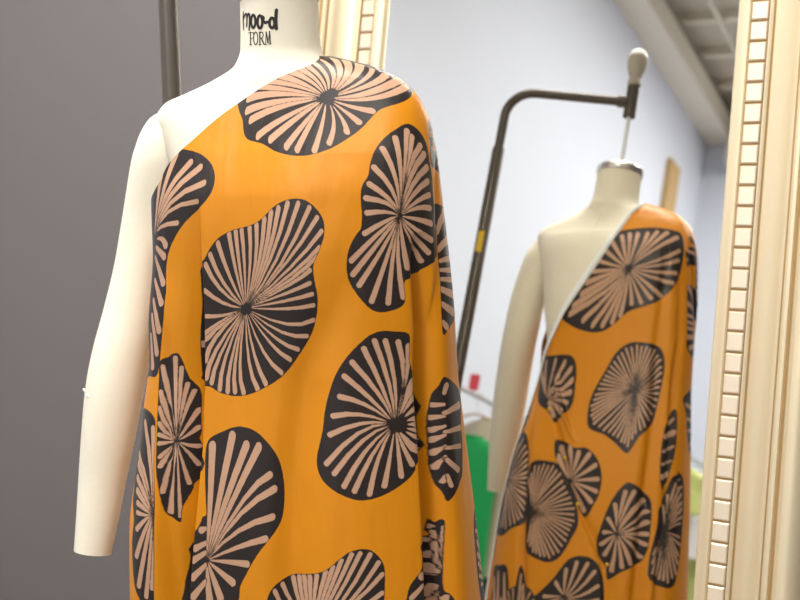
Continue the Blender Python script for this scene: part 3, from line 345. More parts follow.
     [[229,1127,-546,1282,-530,1470,-515,1702,-500,1997,-485],[228,1129,-535,1279,-490,1454,-449,1663,-413,1917,-381],[228,1128,-525,1273,-450,1439,-385,1635,-328,1868,-280],[231,1123,-520,1252,-427,1402,-337,1581,-249,1797,-164],[237,1116,-517,1229,-406,1366,-290,1533,-167,1742,-39],[240,1112,-514,1210,-384,1330,-243,1477,-90,1656,75],[239,1107,-513,1191,-366,1294,-197,1422,-7,1575,207],[229,1099,-500,1163,-308,1248,-112,1355,90,1486,300],[220,1093,-491,1135,-255,1203,-27,1291,198,1401,419],[206,1089,-492,1113,-256,1156,-20,1211,218,1278,458],[193,1086,-497,1092,-261,1111,-14,1135,247,1163,523],[184,1083,-489,1074,-237,1072,11,1070,257,1065,501],[185,1080,-486,1056,-218,1034,36,1006,278,970,511],[210,1076,-493,1035,-256,995,-18,948,224,886,471],[245,1073,-505,1016,-299,956,-71,883,183,769,472],[177,1068,-503,995,-310,918,-105,814,117,695,355],[159,1063,-504,974,-325,878,-139,738,64,650,263],[164,1055,-512,956,-380,848,-234,703,-67,632,95],[163,1046,-526,937,-441,817,-328,677,-187,619,-42],[190,1043,-534,942,-484,830,-415,683,-322,615,-231],[206,1040,-549,945,-535,845,-503,705,-446,626,-387],[222,1043,-559,955,-572,861,-573,724,-557,626,-540],[226,1046,-570,964,-609,878,-643,761,-669,640,-690],[225,1058,-577,989,-644,910,-716,806,-788,659,-857],[274,1067,-580,1010,-674,943,-786,859,-914,717,-1049],[293,1074,-595,1030,-740,973,-891,900,-1048,784,-1205],[224,1079,-604,1046,-799,1002,-996,950,-1194,879,-1391],[185,1081,-608,1061,-825,1034,-1041,1004,-1258,968,-1474],[173,1083,-607,1074,-845,1066,-1086,1062,-1333,1057,-1582],[172,1086,-610,1090,-890,1096,-1170,1107,-1450,1117,-1728],[175,1087,-608,1102,-928,1127,-1254,1161,-1584,1198,-1917],[180,1090,-615,1120,-943,1160,-1259,1208,-1561,1260,-1847],[187,1093,-617,1138,-951,1193,-1264,1258,-1556,1327,-1825],[198,1096,-618,1156,-936,1229,-1229,1315,-1499,1412,-1741],[209,1099,-615,1173,-914,1265,-1194,1377,-1456,1507,-1697],[222,1102,-608,1191,-878,1304,-1139,1445,-1394,1616,-1639],[237,1103,-597,1206,-836,1344,-1084,1525,-1343,1755,-1611],[252,1111,-592,1252,-805,1422,-1032,1631,-1276,1884,-1534],[273,1117,-583,1296,-770,1505,-980,1759,-1218,2063,-1481],[277,1124,-583,1325,-756,1551,-944,1808,-1148,2100,-1370],[283,1128,-580,1351,-737,1598,-907,1874,-1091,2183,-1290],[278,1132,-577,1357,-706,1605,-845,1879,-995,2183,-1158],[275,1133,-571,1359,-671,1612,-784,1900,-911,2227,-1053],[257,1137,-567,1357,-640,1598,-719,1864,-805,2158,-897],[245,1138,-561,1351,-605,1583,-654,1839,-709,2122,-769],[232,1134,-554,1318,-569,1526,-584,1766,-601,2048,-618]]),
    (80, [6333,108,5567,147,4937,153,4320,178,3786,164,3480,70,3297,-86,3198,-313,3149,-571,3096,-826,3123,-1063,3325,-1263,3595,-1413,3876,-1503,3949,-1543,4168,-1435,4488,-1276,4935,-1176,5422,-1029,5736,-741,5990,-416,6585,-93],
     [[799,4891,-911,5148,-647,5371,-407,5518,-195,5566,-14],[799,4825,-918,4850,-656,4864,-411,4833,-188,4776,16],[799,4796,-936,4712,-719,4332,-518,4345,-259,4088,-15],[799,4740,-934,4565,-720,4132,-538,3883,-344,3599,-163],[799,4685,-950,4293,-827,3923,-703,3642,-570,3379,-439],[697,4638,-956,4196,-890,3810,-839,3573,-786,3348,-753],[486,4647,-977,4468,-953,3784,-1001,3642,-997,3415,-1022],[799,4658,-1009,4496,-1047,4127,-1115,3871,-1185,3544,-1280],[491,4677,-1038,4516,-1121,4375,-1205,4243,-1292,4123,-1381],[799,4901,-915,5121,-739,5354,-577,5601,-428,5872,-292]]),
    (85, [5818,-1807,5428,-1928,5215,-2173,5001,-2503,4621,-2895,4421,-3307,4298,-3672,4278,-3883,4517,-4017,4657,-4117,4962,-4197,5222,-4313,5473,-4400,5774,-4404,6179,-4331,6471,-4173,6476,-3936,6486,-3583,6496,-3209,6509,-2914,6519,-2651,6525,-2400,6523,-2168,6217,-1933],
     [[361,6449,-3009,6284,-2818,6176,-2628,6084,-2439,6033,-2251],[361,6449,-3011,6241,-2798,6085,-2584,5947,-2369,5839,-2153],[361,6500,-3013,6225,-2782,6009,-2539,5818,-2285,5640,-2018],[361,6354,-3022,6033,-2835,5778,-2635,5531,-2424,5343,-2197],[305,6265,-3032,5880,-2892,5598,-2728,5340,-2543,5207,-2331],[292,6221,-3040,5819,-2943,5512,-2820,5240,-2674,5101,-2499],[296,6167,-3054,5750,-3000,5433,-2913,5170,-2793,5032,-2637],[298,6092,-3056,5652,-3017,5323,-2960,5088,-2887,4932,-2798],[248,6010,-3060,5550,-3037,5225,-3008,5031,-2974,4887,-2936],[210,5996,-3072,5519,-3078,5179,-3081,4980,-3081,4782,-3083],[219,5984,-3082,5486,-3118,5141,-3154,4943,-3190,4766,-3233],[361,6043,-3095,5522,-3175,5146,-3249,4905,-3318,4528,-3393],[288,6091,-3102,5549,-3225,5158,-3343,4881,-3459,4650,-3575],[225,6127,-3105,5578,-3261,5183,-3413,4874,-3564,4652,-3714],[207,6162,-3105,5603,-3292,5209,-3483,4876,-3680,4641,-3885],[263,6177,-3110,5646,-3323,5287,-3531,4972,-3740,4720,-3950],[361,6202,-3111,5696,-3349,5368,-3580,5087,-3810,4832,-4041],[361,6228,-3115,5764,-3379,5482,-3629,5255,-3870,5057,-4105],[361,6260,-3115,5837,-3404,5608,-3677,5442,-3942,5316,-4201],[361,6272,-3118,5895,-3411,5713,-3680,5602,-3931,5541,-4168],[361,6296,-3118,5966,-3411,5831,-3681,5779,-3936,5793,-4175]]),
    (85, [4628,-2582,4183,-2497,3668,-2504,3345,-2517,3097,-2586,2916,-2750,2747,-2953,2517,-3139,2306,-3338,2185,-3587,2137,-3829,2175,-4005,2265,-4177,2379,-4410,2522,-4622,2686,-4740,2876,-4801,3090,-4816,3341,-4789,3683,-4745,4077,-4636,4309,-4408,4265,-4097,4372,-3680,4505,-3244,4670,-2863],
     [[387,4106,-3673,4206,-3473,4313,-3294,4427,-3136,4554,-2999],[387,4098,-3670,4188,-3422,4282,-3203,4378,-3015,4477,-2856],[387,4094,-3671,4176,-3377,4251,-3113,4317,-2880,4372,-2678],[387,4085,-3672,4125,-3375,4151,-3107,4160,-2869,4151,-2660],[387,4077,-3677,4077,-3379,4053,-3101,4002,-2844,3922,-2607],[387,4067,-3683,4015,-3406,3937,-3139,3830,-2881,3693,-2633],[387,4058,-3692,3957,-3439,3822,-3176,3653,-2904,3450,-2623],[387,4054,-3693,3929,-3458,3754,-3217,3527,-2969,3255,-2715],[368,4052,-3698,3905,-3484,3686,-3257,3399,-3020,3056,-2772],[337,4032,-3703,3820,-3526,3558,-3338,3252,-3139,2915,-2928],[313,4011,-3712,3736,-3575,3434,-3419,3114,-3246,2786,-3054],[277,3994,-3713,3669,-3589,3330,-3458,2987,-3320,2654,-3175],[245,3983,-3715,3609,-3606,3229,-3498,2858,-3390,2509,-3283],[229,3973,-3722,3566,-3641,3165,-3561,2784,-3481,2434,-3402],[218,3969,-3730,3533,-3677,3103,-3624,2699,-3571,2333,-3516],[212,3964,-3737,3517,-3712,3081,-3691,2678,-3673,2317,-3657],[211,3966,-3743,3509,-3746,3061,-3757,2646,-3775,2275,-3799],[216,3963,-3747,3516,-3770,3087,-3805,2694,-3851,2344,-3907],[224,3967,-3751,3533,-3794,3113,-3853,2726,-3927,2378,-4015],[234,3981,-3756,3585,-3820,3180,-3904,2787,-4009,2421,-4134],[245,4000,-3758,3644,-3842,3248,-3955,2837,-4098,2438,-4269],[264,4009,-3762,3687,-3866,3318,-4007,2926,-4182,2536,-4391],[284,4021,-3763,3735,-3887,3390,-4058,3009,-4274,2620,-4536],[308,4025,-3770,3766,-3919,3462,-4108,3127,-4335,2780,-4600],[332,4032,-3775,3805,-3947,3536,-4157,3236,-4406,2919,-4690],[361,4035,-3779,3844,-3957,3624,-4165,3383,-4405,3126,-4674],[386,4043,-3781,3891,-3962,3714,-4173,3516,-4414,3301,-4684],[387,4044,-3788,3921,-3976,3787,-4180,3645,-4400,3493,-4636],[387,4050,-3793,3958,-3985,3861,-4186,3760,-4396,3655,-4615],[387,4050,-3799,3982,-3973,3925,-4148,3880,-4323,3845,-4500],[387,4055,-3802,4014,-3957,3990,-4110,3983,-4260,3994,-4407]]),
    (80, [3623,-1986,3425,-1952,3053,-2001,2820,-2059,2611,-2111,2409,-2088,2212,-2081,2010,-2171,1848,-2310,1749,-2481,1693,-2677,1681,-2890,1704,-3101,1760,-3291,1834,-3455,1896,-3607,1961,-3681,2075,-3587,2227,-3415,2432,-3232,2654,-3032,2869,-2822,3082,-2629,3277,-2506,3438,-2384,3588,-2169],
     [[673,2660,-2819,2798,-2594,2948,-2405,3111,-2250,3268,-2134],[849,2629,-2825,2658,-2624,2701,-2441,2759,-2273,2836,-2120],[753,2605,-2832,2560,-2673,2522,-2519,2488,-2369,2458,-2227],[605,2583,-2845,2463,-2704,2344,-2552,2223,-2396,2099,-2235],[513,2548,-2861,2361,-2774,2189,-2676,2031,-2573,1885,-2465],[471,2522,-2880,2296,-2855,2100,-2826,1931,-2799,1784,-2776],[473,2511,-2907,2270,-2952,2075,-2989,1917,-3023,1790,-3057],[500,2542,-2917,2342,-3001,2172,-3093,2019,-3195,1882,-3308],[466,2565,-2937,2399,-3084,2256,-3232,2131,-3380,2017,-3528],[833,2683,-2843,2834,-2718,2984,-2597,3135,-2479,3284,-2367]]),
    (80, [1218,-2808,1139,-2745,1057,-2756,912,-2819,751,-2912,713,-3005,692,-3137,685,-3365,687,-3625,689,-3878,701,-4115,727,-4305,773,-4468,975,-4618,1126,-4746,1219,-4884,1285,-4955,1317,-4847,1345,-4687,1424,-4586,1517,-4478,1564,-4335,1597,-4166,1604,-3969,1565,-3746,1508,-3485,1431,-3225,1326,-2987],
     [[339,1262,-3876,1253,-3640,1237,-3408,1213,-3181,1181,-2960],[343,1257,-3878,1219,-3635,1168,-3395,1105,-3157,1026,-2922],[506,1254,-3897,1200,-3738,1120,-3551,1013,-3334,810,-3078],[314,1241,-3907,1150,-3797,1045,-3660,885,-3492,733,-3298],[353,1229,-3915,1118,-3848,1000,-3762,810,-3651,719,-3531],[419,1223,-3923,1109,-3896,990,-3867,804,-3831,723,-3802],[407,1220,-3931,1103,-3937,983,-3956,805,-3984,731,-4033],[378,1235,-3939,1144,-3983,1048,-4062,921,-4174,770,-4320],[432,1241,-3963,1172,-4073,1105,-4202,1039,-4350,963,-4515],[319,1252,-3970,1215,-4108,1180,-4263,1145,-4437,1111,-4629],[300,1262,-3974,1261,-4139,1262,-4323,1259,-4527,1254,-4750],[319,1278,-3971,1313,-4069,1350,-4177,1384,-4296,1407,-4426],[385,1293,-3960,1346,-4014,1402,-4074,1457,-4139,1504,-4209],[418,1316,-3924,1371,-3920,1420,-3921,1462,-3927,1497,-3939],[407,1282,-3894,1317,-3831,1356,-3766,1400,-3699,1449,-3631],[374,1266,-3881,1277,-3733,1295,-3585,1319,-3436,1350,-3286]]),
    (85, [323,-2387,221,-2319,80,-2353,14,-2567,-5,-2879,-10,-3227,11,-3623,54,-4102,121,-4527,188,-4755,297,-4860,446,-4868,658,-4774,685,-4556,679,-4265,650,-3926,610,-3598,605,-3378,599,-3187,465,-2950,410,-2733,371,-2534],
     [[167,415,-3616,416,-3490,422,-3362,433,-3229,450,-3094],[155,410,-3600,398,-3386,392,-3187,390,-3002,394,-2832],[201,410,-3595,386,-3289,359,-3012,324,-2763,277,-2541],[264,408,-3597,380,-3332,343,-3090,287,-2868,197,-2664],[305,406,-3605,373,-3382,324,-3167,242,-2957,109,-2751],[302,404,-3610,370,-3439,318,-3269,227,-3099,81,-2927],[298,402,-3623,366,-3502,312,-3371,219,-3229,76,-3073],[255,398,-3620,362,-3527,304,-3435,207,-3343,59,-3249],[221,391,-3623,353,-3559,298,-3501,214,-3447,101,-3399],[256,385,-3675,344,-3679,287,-3686,209,-3698,115,-3714],[304,393,-3696,352,-3734,287,-3777,189,-3826,55,-3882],[317,396,-3703,352,-3775,291,-3866,212,-3978,123,-4111],[318,403,-3710,365,-3820,310,-3953,227,-4111,119,-4294],[295,406,-3711,374,-3857,327,-4040,255,-4260,162,-4517],[246,409,-3724,386,-3916,357,-4129,315,-4362,256,-4617],[182,412,-3732,397,-3969,382,-4217,363,-4478,340,-4751],[155,413,-3739,408,-3982,405,-4226,404,-4471,406,-4716],[155,415,-3742,419,-3990,426,-4234,437,-4475,453,-4712],[155,418,-3732,432,-3940,449,-4163,469,-4400,494,-4652],[155,422,-3717,447,-3884,476,-4092,589,-4344,628,-4629],[155,424,-3719,450,-3852,481,-4012,600,-4205,637,-4416],[155,428,-3718,455,-3815,487,-3932,602,-4076,631,-4232]]),
    (80, [353,-894,315,-836,282,-915,274,-1265,291,-1688,329,-2017,371,-2304,415,-2584,545,-2762,590,-2675,610,-2447,609,-2123,592,-1769,562,-1481,520,-1236,391,-1021],
     [[234,328,-1059,362,-1134,404,-1211],[541,314,-1355,366,-1436,514,-1535],[268,328,-1700,388,-1783,559,-1887],[269,359,-2048,411,-2107,573,-2186],[541,392,-2353,429,-2406,564,-2476]]),
    (80, [3444,-5712,3308,-5616,3111,-5512,2882,-5337,2651,-5131,2459,-4887,2275,-4674,2080,-4573,1898,-4539,1734,-4545,1595,-4609,1469,-4737,1371,-4935,1315,-5235,1305,-5557,1371,-5843,1525,-6070,1879,-6194,2390,-6232,2940,-6166,3416,-6038,3531,-5876],
     [[496,2258,-5452,2313,-5408,2378,-5356,2453,-5295,2540,-5226],[506,2231,-5439,2254,-5336,2270,-5214,2281,-5072,2285,-4911],[441,2203,-5445,2158,-5317,2113,-5152,2067,-4949,2021,-4709],[379,2192,-5468,2098,-5378,1994,-5218,1882,-4989,1761,-4689],[348,2173,-5476,2031,-5414,1885,-5286,1737,-5092,1587,-4832],[345,2157,-5488,1986,-5472,1817,-5406,1650,-5290,1482,-5124],[355,2151,-5504,1972,-5537,1796,-5535,1623,-5498,1451,-5425],[381,2308,-5495,2453,-5515,2599,-5534,2746,-5552,2892,-5569],[422,2298,-5521,2489,-5604,2691,-5677,2903,-5740,3122,-5793],[366,2145,-5515,1974,-5598,1824,-5678,1692,-5754,1575,-5826],[432,2192,-5554,2142,-5692,2098,-5816,2058,-5926,2022,-6023],[530,2255,-5538,2328,-5656,2400,-5777,2468,-5900,2534,-6026]]),
    (80, [5668,-5151,5471,-5086,5217,-5079,4975,-5045,4747,-5128,4489,-5554,4395,-5979,4788,-6106,5318,-6070,5463,-5853,5477,-5571,5612,-5334],
     [[666,5249,-5254,5113,-5564,4986,-5870],[666,4874,-5266,4730,-5593,4593,-5916],[666,5467,-5398,5333,-5646,5211,-5891]]),
    (80, [4227,-4988,4133,-5046,3986,-5254,3769,-5590,3618,-5895,3963,-5992,4145,-5951,4207,-5784,4202,-5541,4221,-5223],
     [[346,4127,-5189,4033,-5519,3998,-5847],[541,3973,-5423,3916,-5647,3868,-5870]]),
    (60, [8937,-1300,8765,-1028,8486,-819,8162,-665,7802,-567,7418,-545,7051,-600,6722,-706,6403,-843,6089,-1032,5873,-1300,5894,-1607,6195,-1851,6650,-1955,7078,-1948,7418,-1925,7753,-1939,8167,-1939,8601,-1833,8893,-1597],
     [[280,7566,-1279,7904,-1249,8248,-1242,8593,-1259,8830,-1285],[280,7546,-1260,7848,-1184,8162,-1129,8486,-1097,8715,-1087],[280,7521,-1245,7769,-1134,8037,-1040,8322,-964,8528,-923],[280,7493,-1235,7682,-1096,7896,-971,8132,-861,8308,-794],[280,7464,-1227,7591,-1069,7746,-920,7928,-782,8068,-693],[280,7435,-1223,7496,-1054,7587,-888,7709,-729,7810,-624],[280,7405,-1224,7399,-1053,7423,-881,7479,-711,7536,-595],[280,7377,-1230,7306,-1067,7264,-900,7253,-730,7263,-612],[280,7352,-1239,7223,-1094,7120,-941,7045,-781,7010,-667],[280,7330,-1250,7149,-1129,6991,-996,6856,-851,6777,-746],[280,7310,-1264,7080,-1170,6867,-1060,6673,-935,6552,-841],[280,7291,-1279,7012,-1218,6744,-1138,6491,-1038,6326,-960],[280,7274,-1299,6953,-1279,6635,-1237,6325,-1173,6117,-1116],[280,7267,-1321,6923,-1352,6573,-1359,6222,-1342,5981,-1316],[280,7275,-1345,6940,-1429,6592,-1489,6231,-1526,5978,-1537],[280,7298,-1363,7012,-1492,6702,-1601,6372,-1688,6135,-1735],[280,7333,-1373,7121,-1529,6881,-1669,6616,-1793,6419,-1868],[280,7370,-1374,7241,-1535,7083,-1687,6897,-1829,6754,-1919],[280,7402,-1369,7347,-1523,7265,-1672,7155,-1816,7064,-1911],[280,7428,-1363,7434,-1506,7413,-1649,7366,-1791,7319,-1887],[280,7452,-1359,7512,-1497,7547,-1638,7557,-1782,7548,-1882],[280,7479,-1357,7600,-1493,7696,-1636,7767,-1787,7800,-1894],[280,7510,-1353,7703,-1481,7872,-1623,8016,-1777,8099,-1890],[280,7542,-1342,7807,-1450,8053,-1577,8276,-1721,8415,-1829],[280,7565,-1324,7887,-1395,8197,-1488,8489,-1602,8680,-1694],[280,7573,-1302,7921,-1323,8265,-1368,8601,-1438,8827,-1499]]),
    (60, [9229,-3600,9027,-3346,8793,-3155,8553,-2993,8274,-2863,7941,-2798,7589,-2820,7251,-2915,6936,-3074,6679,-3305,6566,-3600,6678,-3896,6983,-4101,7348,-4188,7661,-4221,7941,-4281,8285,-4362,8711,-4363,9097,-4205,9284,-3914],
     [[280,8067,-3579,8354,-3549,8645,-3543,8937,-3560,9138,-3585],[280,8046,-3562,8291,-3491,8546,-3439,8810,-3408,8995,-3399],[280,8024,-3549,8221,-3446,8435,-3359,8662,-3289,8825,-3252],[280,8002,-3539,8153,-3410,8325,-3294,8514,-3191,8655,-3129],[280,7980,-3530,8084,-3379,8212,-3236,8362,-3103,8478,-3018],[280,7956,-3524,8008,-3354,8087,-3190,8191,-3031,8278,-2926],[280,7930,-3521,7924,-3343,7946,-3164,7996,-2987,8047,-2867],[280,7903,-3524,7837,-3348,7798,-3167,7788,-2982,7797,-2854],[280,7878,-3531,7753,-3369,7654,-3197,7581,-3017,7547,-2889],[280,7855,-3543,7675,-3404,7518,-3250,7384,-3084,7307,-2962],[280,7834,-3558,7605,-3449,7393,-3323,7200,-3179,7080,-3070],[280,7817,-3576,7545,-3507,7284,-3416,7037,-3304,6876,-3214],[280,7807,-3598,7506,-3577,7208,-3531,6917,-3462,6722,-3400],[280,7807,-3622,7501,-3654,7190,-3661,6877,-3643,6663,-3616],[280,7821,-3644,7539,-3726,7245,-3785,6942,-3821,6729,-3831],[280,7846,-3659,7616,-3779,7367,-3880,7103,-3961,6913,-4005],[280,7876,-3666,7711,-3806,7525,-3932,7320,-4044,7167,-4111],[280,7904,-3667,7804,-3812,7682,-3948,7538,-4075,7427,-4157],[280,7929,-3665,7884,-3810,7817,-3951,7728,-4087,7654,-4176],[280,7951,-3665,7955,-3813,7937,-3962,7896,-4109,7854,-4208],[280,7975,-3668,8034,-3824,8068,-3985,8078,-4149,8069,-4263],[280,8005,-3669,8130,-3831,8229,-4003,8302,-4183,8336,-4311],[280,8037,-3663,8235,-3817,8410,-3987,8558,-4171,8643,-4306],[280,8065,-3649,8329,-3774,8574,-3920,8796,-4086,8935,-4212],[280,8080,-3626,8386,-3704,8678,-3806,8955,-3932,9136,-4032],[280,8080,-3602,8392,-3624,8699,-3671,9000,-3743,9201,-3807]]),
    (60, [7948,-5000,7888,-4800,7737,-4626,7524,-4492,7277,-4381,6981,-4287,6621,-4246,6252,-4318,6002,-4516,5959,-4774,6078,-5000,6227,-5167,6327,-5324,6431,-5515,6642,-5710,6981,-5816,7354,-5779,7647,-5623,7828,-5418,7922,-5208],
     [[280,7076,-4985,7291,-4964,7509,-4959,7729,-4971,7880,-4989],[280,7067,-4971,7267,-4916,7475,-4876,7690,-4852,7842,-4845],[280,7053,-4958,7225,-4873,7411,-4802,7609,-4744,7751,-4713],[280,7035,-4949,7170,-4840,7323,-4742,7492,-4655,7618,-4603],[280,7016,-4942,7108,-4815,7221,-4695,7355,-4584,7457,-4513],[280,6994,-4936,7041,-4794,7110,-4657,7203,-4524,7279,-4436],[280,6971,-4932,6966,-4778,6986,-4623,7032,-4471,7078,-4367],[280,6944,-4930,6880,-4768,6842,-4602,6832,-4433,6841,-4315],[280,6916,-4933,6787,-4775,6684,-4607,6609,-4431,6574,-4306],[280,6890,-4943,6700,-4804,6534,-4651,6393,-4485,6311,-4364],[280,6873,-4960,6641,-4856,6427,-4735,6232,-4597,6110,-4494],[280,6869,-4980,6623,-4921,6388,-4843,6164,-4747,6019,-4671],[280,6878,-4999,6646,-4983,6417,-4950,6193,-4899,6043,-4855],[280,6893,-5014,6692,-5034,6488,-5038,6282,-5027,6142,-5010],[280,6909,-5025,6740,-5071,6564,-5105,6382,-5125,6254,-5131],[280,6922,-5035,6778,-5105,6624,-5165,6459,-5213,6341,-5238],[280,6932,-5046,6810,-5145,6672,-5233,6519,-5312,6406,-5359],[280,6946,-5060,6851,-5190,6735,-5313,6598,-5427,6493,-5500],[280,6967,-5072,6914,-5233,6835,-5389,6730,-5540,6643,-5639],[280,6993,-5079,7000,-5259,6976,-5438,6923,-5616,6869,-5737],[280,7022,-5078,7094,-5257,7136,-5442,7147,-5630,7137,-5760],[280,7048,-5068,7178,-5228,7282,-5398,7359,-5576,7394,-5703],[280,7065,-5052,7240,-5180,7393,-5322,7523,-5475,7599,-5586],[280,7075,-5035,7277,-5125,7463,-5230,7633,-5350,7738,-5440],[280,7079,-5018,7295,-5069,7502,-5138,7697,-5222,7825,-5288],[280,7079,-5001,7299,-5016,7517,-5047,7729,-5095,7871,-5138]]),
    (60, [9525,-5800,9601,-5550,9556,-5270,9342,-5055,9024,-4994,8727,-5078,8511,-5215,8336,-5327,8139,-5424,7931,-5573,7799,-5800,7812,-6062,7962,-6289,8192,-6448,8454,-6539,8727,-6559,8983,-6493,9182,-6352,9314,-6176,9417,-5997],
     [[280,8804,-5784,8982,-5762,9163,-5757,9344,-5769,9469,-5789],[280,8806,-5765,8992,-5698,9186,-5651,9386,-5622,9527,-5613],[280,8801,-5744,8981,-5629,9174,-5533,9380,-5455,9529,-5414],[280,8787,-5725,8939,-5568,9110,-5425,9300,-5299,9441,-5223],[280,8765,-5715,8870,-5529,8998,-5355,9148,-5192,9264,-5089],[280,8740,-5714,8788,-5524,8860,-5339,8956,-5161,9036,-5044],[280,8718,-5723,8713,-5549,8731,-5375,8771,-5203,8811,-5085],[280,8701,-5737,8655,-5590,8629,-5439,8622,-5285,8628,-5179],[280,8689,-5750,8614,-5631,8554,-5504,8510,-5372,8490,-5278],[280,8678,-5761,8576,-5664,8487,-5558,8411,-5443,8367,-5359],[280,8665,-5771,8534,-5694,8412,-5605,8302,-5504,8233,-5428],[280,8652,-5783,8487,-5731,8329,-5664,8180,-5581,8083,-5515],[280,8641,-5799,8448,-5782,8257,-5746,8071,-5692,7946,-5643],[280,8636,-5818,8429,-5845,8220,-5850,8009,-5836,7864,-5813],[280,8641,-5838,8441,-5910,8232,-5961,8016,-5992,7864,-6001],[280,8654,-5855,8479,-5966,8291,-6060,8090,-6135,7946,-6176],[280,8672,-5867,8536,-6008,8383,-6136,8212,-6249,8086,-6317],[280,8693,-5874,8602,-6035,8491,-6187,8360,-6328,8259,-6419],[280,8714,-5877,8671,-6049,8606,-6216,8519,-6377,8448,-6483],[280,8736,-5876,8740,-6049,8723,-6222,8683,-6393,8643,-6509],[280,8756,-5871,8806,-6033,8835,-6201,8843,-6372,8836,-6491],[280,8772,-5860,8862,-6003,8933,-6153,8985,-6312,9010,-6424],[280,8784,-5846,8903,-5960,9008,-6084,9097,-6220,9149,-6318],[280,8791,-5831,8930,-5911,9059,-6005,9176,-6112,9248,-6193],[280,8796,-5816,8949,-5864,9095,-5926,9233,-6003,9323,-6064],[280,8800,-5801,8965,-5815,9128,-5846,9287,-5893,9394,-5934]]),
    (60, [14866,-6600,14779,-6306,14548,-6111,14290,-6029,14073,-5991,13875,-5938,13647,-5896,13392,-5935,13174,-6090,13044,-6330,13011,-6600,13058,-6865,13187,-7100,13394,-7263,13642,-7318,13875,-7283,14076,-7219,14284,-7163,14529,-7075,14761,-6888],
     [[280,13972,-6578,14193,-6546,14417,-6539,14642,-6557,14797,-6584],[280,13962,-6556,14164,-6474,14375,-6415,14593,-6380,14746,-6369],[280,13943,-6542,14106,-6424,14282,-6325,14469,-6245,14603,-6202],[280,13921,-6536,14036,-6400,14166,-6277,14310,-6169,14417,-6103],[280,13901,-6535,13971,-6394,14056,-6262,14157,-6139,14235,-6060],[280,13884,-6536,13916,-6394,13963,-6256,14026,-6124,14078,-6036],[280,13869,-6536,13865,-6391,13878,-6246,13908,-6102,13937,-6004],[280,13852,-6535,13812,-6386,13788,-6232,13781,-6075,13787,-5966],[280,13834,-6537,13751,-6389,13686,-6231,13638,-6066,13615,-5949],[280,13815,-6545,13690,-6410,13580,-6261,13487,-6100,13433,-5983],[280,13800,-6559,13639,-6453,13489,-6329,13354,-6188,13269,-6081],[280,13791,-6578,13605,-6512,13427,-6426,13259,-6319,13149,-6235],[280,13788,-6599,13593,-6579,13400,-6538,13211,-6475,13085,-6420],[280,13791,-6619,13598,-6647,13403,-6653,13206,-6638,13071,-6614],[280,13799,-6639,13619,-6712,13432,-6764,13238,-6796,13102,-6805],[280,13810,-6656,13654,-6769,13486,-6864,13306,-6941,13177,-6982],[280,13826,-6669,13703,-6814,13564,-6945,13411,-7061,13297,-7131],[280,13845,-6676,13764,-6840,13664,-6995,13546,-7139,13456,-7231],[280,13865,-6676,13827,-6844,13771,-7008,13696,-7166,13634,-7271],[280,13883,-6670,13886,-6830,13872,-6990,13840,-7148,13807,-7255],[280,13898,-6662,13937,-6806,13960,-6955,13966,-7106,13960,-7210],[280,13912,-6654,13983,-6783,14039,-6919,14081,-7062,14100,-7163],[280,13926,-6647,14032,-6760,14124,-6886,14203,-7022,14249,-7121],[280,13943,-6637,14088,-6732,14221,-6843,14343,-6970,14419,-7065],[280,13959,-6622,14144,-6687,14320,-6773,14488,-6879,14597,-6963],[280,13971,-6602,14184,-6623,14395,-6667,14601,-6736,14739,-6797]]),
    (60, [15969,-6000,15955,-5767,15890,-5537,15768,-5325,15582,-5177,15359,-5157,15163,-5276,15039,-5472,14967,-5658,14886,-5816,14780,-6000,14707,-6254,14747,-6533,14915,-6733,15146,-6788,15359,-6730,15530,-6631,15678,-6528,15816,-6399,15922,-6220],
     [[280,15418,-5984,15554,-5960,15692,-5955,15831,-5968,15926,-5988],[280,15415,-5966,15544,-5903,15680,-5857,15820,-5830,15919,-5822],[280,15408,-5950,15524,-5848,15651,-5763,15785,-5694,15882,-5657],[280,15398,-5935,15495,-5797,15605,-5672,15726,-5563,15817,-5496],[280,15385,-5922,15455,-5753,15540,-5594,15641,-5446,15718,-5351],[280,15369,-5915,15404,-5725,15457,-5540,15527,-5362,15585,-5245],[280,15351,-5915,15348,-5721,15362,-5527,15395,-5335,15428,-5205],[280,15336,-5923,15296,-5745,15272,-5562,15266,-5376,15271,-5246],[280,15324,-5938,15257,-5791,15203,-5636,15163,-5473,15145,-5357],[280,15318,-5955,15234,-5846,15160,-5726,15097,-5596,15061,-5500],[280,15315,-5971,15222,-5898,15135,-5812,15057,-5714,15008,-5640],[280,15312,-5985,15210,-5942,15113,-5885,15020,-5815,14960,-5759],[280,15308,-5999,15193,-5985,15080,-5957,14970,-5912,14896,-5873],[280,15302,-6015,15173,-6038,15043,-6043,14911,-6030,14821,-6011],[280,15300,-6036,15162,-6103,15017,-6152,14868,-6181,14764,-6189],[280,15303,-6057,15170,-6173,15026,-6271,14873,-6349,14762,-6392],[280,15314,-6075,15203,-6232,15078,-6375,14939,-6500,14835,-6576],[280,15331,-6084,15256,-6266,15164,-6437,15056,-6597,14972,-6698],[280,15349,-6084,15315,-6269,15263,-6449,15195,-6623,15138,-6738],[280,15366,-6076,15369,-6249,15356,-6421,15327,-6593,15298,-6709],[280,15379,-6066,15413,-6217,15433,-6374,15438,-6533,15434,-6643],[280,15389,-6055,15449,-6184,15497,-6322,15532,-6466,15548,-6569],[280,15399,-6044,15482,-6152,15555,-6270,15617,-6399,15653,-6492],[280,15408,-6032,15513,-6115,15610,-6211,15698,-6321,15753,-6404],[280,15415,-6018,15538,-6070,15655,-6138,15767,-6223,15839,-6290],[280,15419,-6001,15552,-6017,15685,-6051,15814,-6102,15900,-6148]]),
